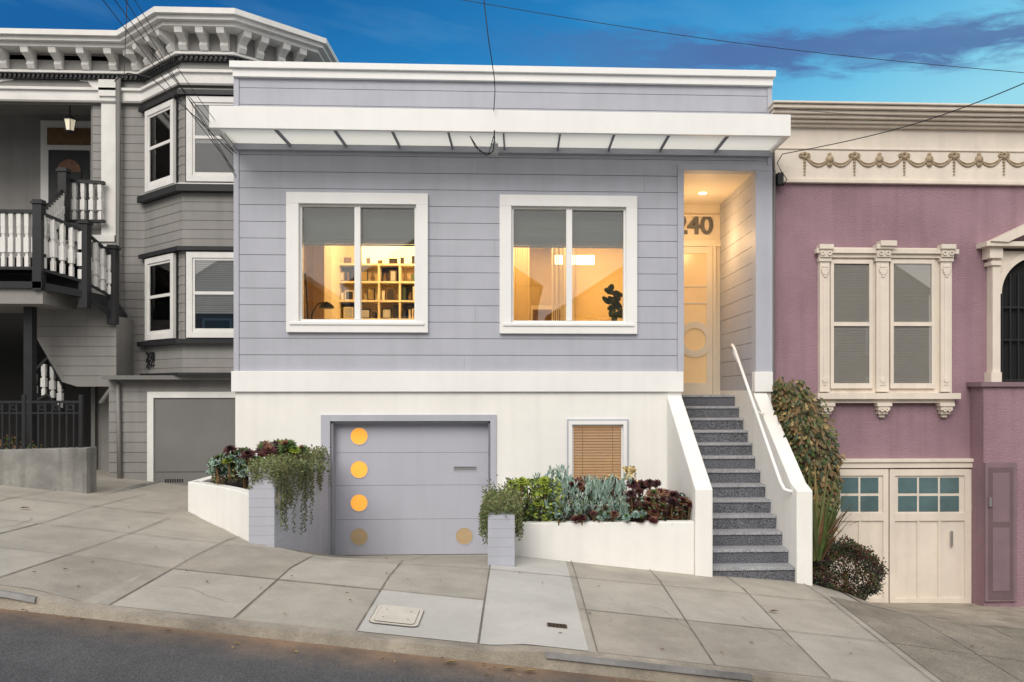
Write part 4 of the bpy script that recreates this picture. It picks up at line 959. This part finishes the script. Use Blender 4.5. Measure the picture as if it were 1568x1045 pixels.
# ---------------------------------------------------------------- lights
def pl(name,loc,e,col,r=.08):
    l=bpy.data.lights.new(name,'POINT'); l.energy=e; l.color=col; l.shadow_soft_size=r; o=bpy.data.objects.new(name,l); o.location=loc; bpy.context.scene.collection.objects.link(o); o.parent=H
wc=(1,.66,.27)
pl('room_lamp',(-2.4,13.3,2.7),80,wc,.15); pl('room_lamp',(-1.6,14.1,2.5),40,wc,.15)
pl('room_lamp',(.1,13.0,2.75),65,wc,.15); pl('room_lamp',(1.4,13.6,2.6),60,wc,.15)
pl('entry_downlight',(lx,ly-.1,DZ-.75),24,(1,.62,.28),.12)
S=bpy.data.lights.new('sun','SUN'); S.energy=2.15; S.angle=math.radians(35); S.color=(1,.94,.86); so=bpy.data.objects.new('sun',S); bpy.context.scene.collection.objects.link(so)
el,az=math.radians(38),math.radians(-18)
dirv=Vector((math.sin(az)*math.cos(el),-math.cos(az)*math.cos(el),math.sin(el)))
so.rotation_euler=dirv.to_track_quat('Z','Y').to_euler()
w=bpy.data.worlds.new('World'); bpy.context.scene.world=w; w.use_nodes=True; nt=w.node_tree; bg=nt.nodes['Background']; L=nt.links.new
sk=nn(nt,'ShaderNodeTexSky',sky_type='NISHITA'); sk.sun_disc=False; sk.sun_elevation=el; sk.sun_rotation=math.atan2(dirv.x,dirv.y)
sc=nn(nt,'ShaderNodeVectorMath',operation='SCALE'); L(sk.outputs[0],sc.inputs[0]); sc.inputs['Scale'].default_value=.10
tc=nn(nt,'ShaderNodeTexCoord'); sx=nn(nt,'ShaderNodeSeparateXYZ'); L(tc.outputs['Generated'],sx.inputs[0])
def mth(op,a,b=None,c=None,clamp=False):
    n=nn(nt,'ShaderNodeMath',operation=op,use_clamp=clamp)
    for i,v in enumerate((a,b,c)):
        if v is None: continue
        if isinstance(v,(int,float)): n.inputs[i].default_value=v
        else: L(v,n.inputs[i])
    return n.outputs[0]
Xo,Yo,Zo=sx.outputs
g=mth('ADD',mth('MULTIPLY',Zo,1.9),mth('MULTIPLY',Xo,-.75))
rp=nn(nt,'ShaderNodeValToRGB'); L(g,rp.inputs[0]); cr=rp.color_ramp
cr.elements[0].position=.20; cr.elements[0].color=(.33,.73,.87,1); cr.elements[1].position=1.0; cr.elements[1].color=(.004,.12,.37,1)
for p_,c_ in ((.36,(.17,.57,.82,1)),(.52,(.055,.36,.70,1)),(.75,(.014,.22,.54,1))): e_=cr.elements.new(p_); e_.color=c_
m1=nn(nt,'ShaderNodeMix',data_type='RGBA'); m1.inputs['Factor'].default_value=.95; L(sc.outputs[0],m1.inputs['A']); L(rp.outputs[0],m1.inputs['B'])
cbv=nn(nt,'ShaderNodeCombineXYZ'); L(mth('MULTIPLY',Xo,9),cbv.inputs[0]); L(mth('MULTIPLY',mth('ADD',Zo,mth('MULTIPLY',Xo,.12)),36),cbv.inputs[1]); L(mth('MULTIPLY',Yo,2),cbv.inputs[2])
nz=nn(nt,'ShaderNodeTexNoise'); nz.inputs['Scale'].default_value=1.7; nz.inputs['Detail'].default_value=7; nz.inputs['Roughness'].default_value=.66; nz.inputs['Distortion'].default_value=.5; L(cbv.outputs[0],nz.inputs['Vector'])
zc=mth('SUBTRACT',.392,mth('MULTIPLY',Xo,.070)); dz=mth('ABSOLUTE',mth('SUBTRACT',Zo,zc)); bandf=mth('SUBTRACT',1,mth('DIVIDE',dz,.036),clamp=True)
xr_=nn(nt,'ShaderNodeMapRange'); xr_.inputs[1].default_value=-.08; xr_.inputs[2].default_value=.22; L(Xo,xr_.inputs[0])
sm=nn(nt,'ShaderNodeMapRange',interpolation_type='SMOOTHSTEP'); sm.inputs[1].default_value=0; sm.inputs[2].default_value=.45; L(bandf,sm.inputs[0])
cf=mth('MULTIPLY',mth('MULTIPLY',mth('SUBTRACT',mth('ADD',nz.outputs['Fac'],mth('MULTIPLY',bandf,.45)),.60),4.0,clamp=True),mth('MULTIPLY',xr_.outputs[0],sm.outputs[0]),clamp=True)
m2=nn(nt,'ShaderNodeMix',data_type='RGBA'); L(mth('MULTIPLY',cf,.85),m2.inputs['Factor']); L(m1.outputs['Result'],m2.inputs['A']); m2.inputs['B'].default_value=(.085,.15,.37,1)
nz2=nn(nt,'ShaderNodeTexNoise'); nz2.inputs['Scale'].default_value=.8; nz2.inputs['Detail'].default_value=6; L(cbv.outputs[0],nz2.inputs['Vector'])
vf=mth('MULTIPLY',mth('SUBTRACT',nz2.outputs['Fac'],.52),2.0,clamp=True)
m3=nn(nt,'ShaderNodeMix',data_type='RGBA'); L(mth('MULTIPLY',vf,.22),m3.inputs['Factor']); L(m2.outputs['Result'],m3.inputs['A']); m3.inputs['B'].default_value=(.40,.68,.88,1)
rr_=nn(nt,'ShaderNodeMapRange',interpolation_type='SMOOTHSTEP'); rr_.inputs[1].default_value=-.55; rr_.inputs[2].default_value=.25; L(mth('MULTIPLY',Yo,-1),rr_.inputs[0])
m4=nn(nt,'ShaderNodeMix',data_type='RGBA'); L(rr_.outputs[0],m4.inputs['Factor']); L(m3.outputs['Result'],m4.inputs['A']); m4.inputs['B'].default_value=(1.0,.97,.93,1)  # unseen sky behind the camera whitened to add soft frontal light
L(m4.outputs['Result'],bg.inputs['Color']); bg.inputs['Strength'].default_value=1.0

c=bpy.data.cameras.new('camera'); co=bpy.data.objects.new('camera',c); bpy.context.scene.collection.objects.link(co)
c.sensor_width=36; c.lens=36*F/1568; c.shift_x=-(CX-784)/1568; c.shift_y=(CY-522.3)/1568; c.clip_end=2000; c.clip_start=.05
co.location=(0,0,0); co.rotation_euler=(math.pi/2,0,-A)
bpy.context.scene.camera=co
sc_=bpy.context.scene; sc_.view_settings.view_transform='Standard'; sc_.view_settings.look='None'; sc_.view_settings.exposure=0
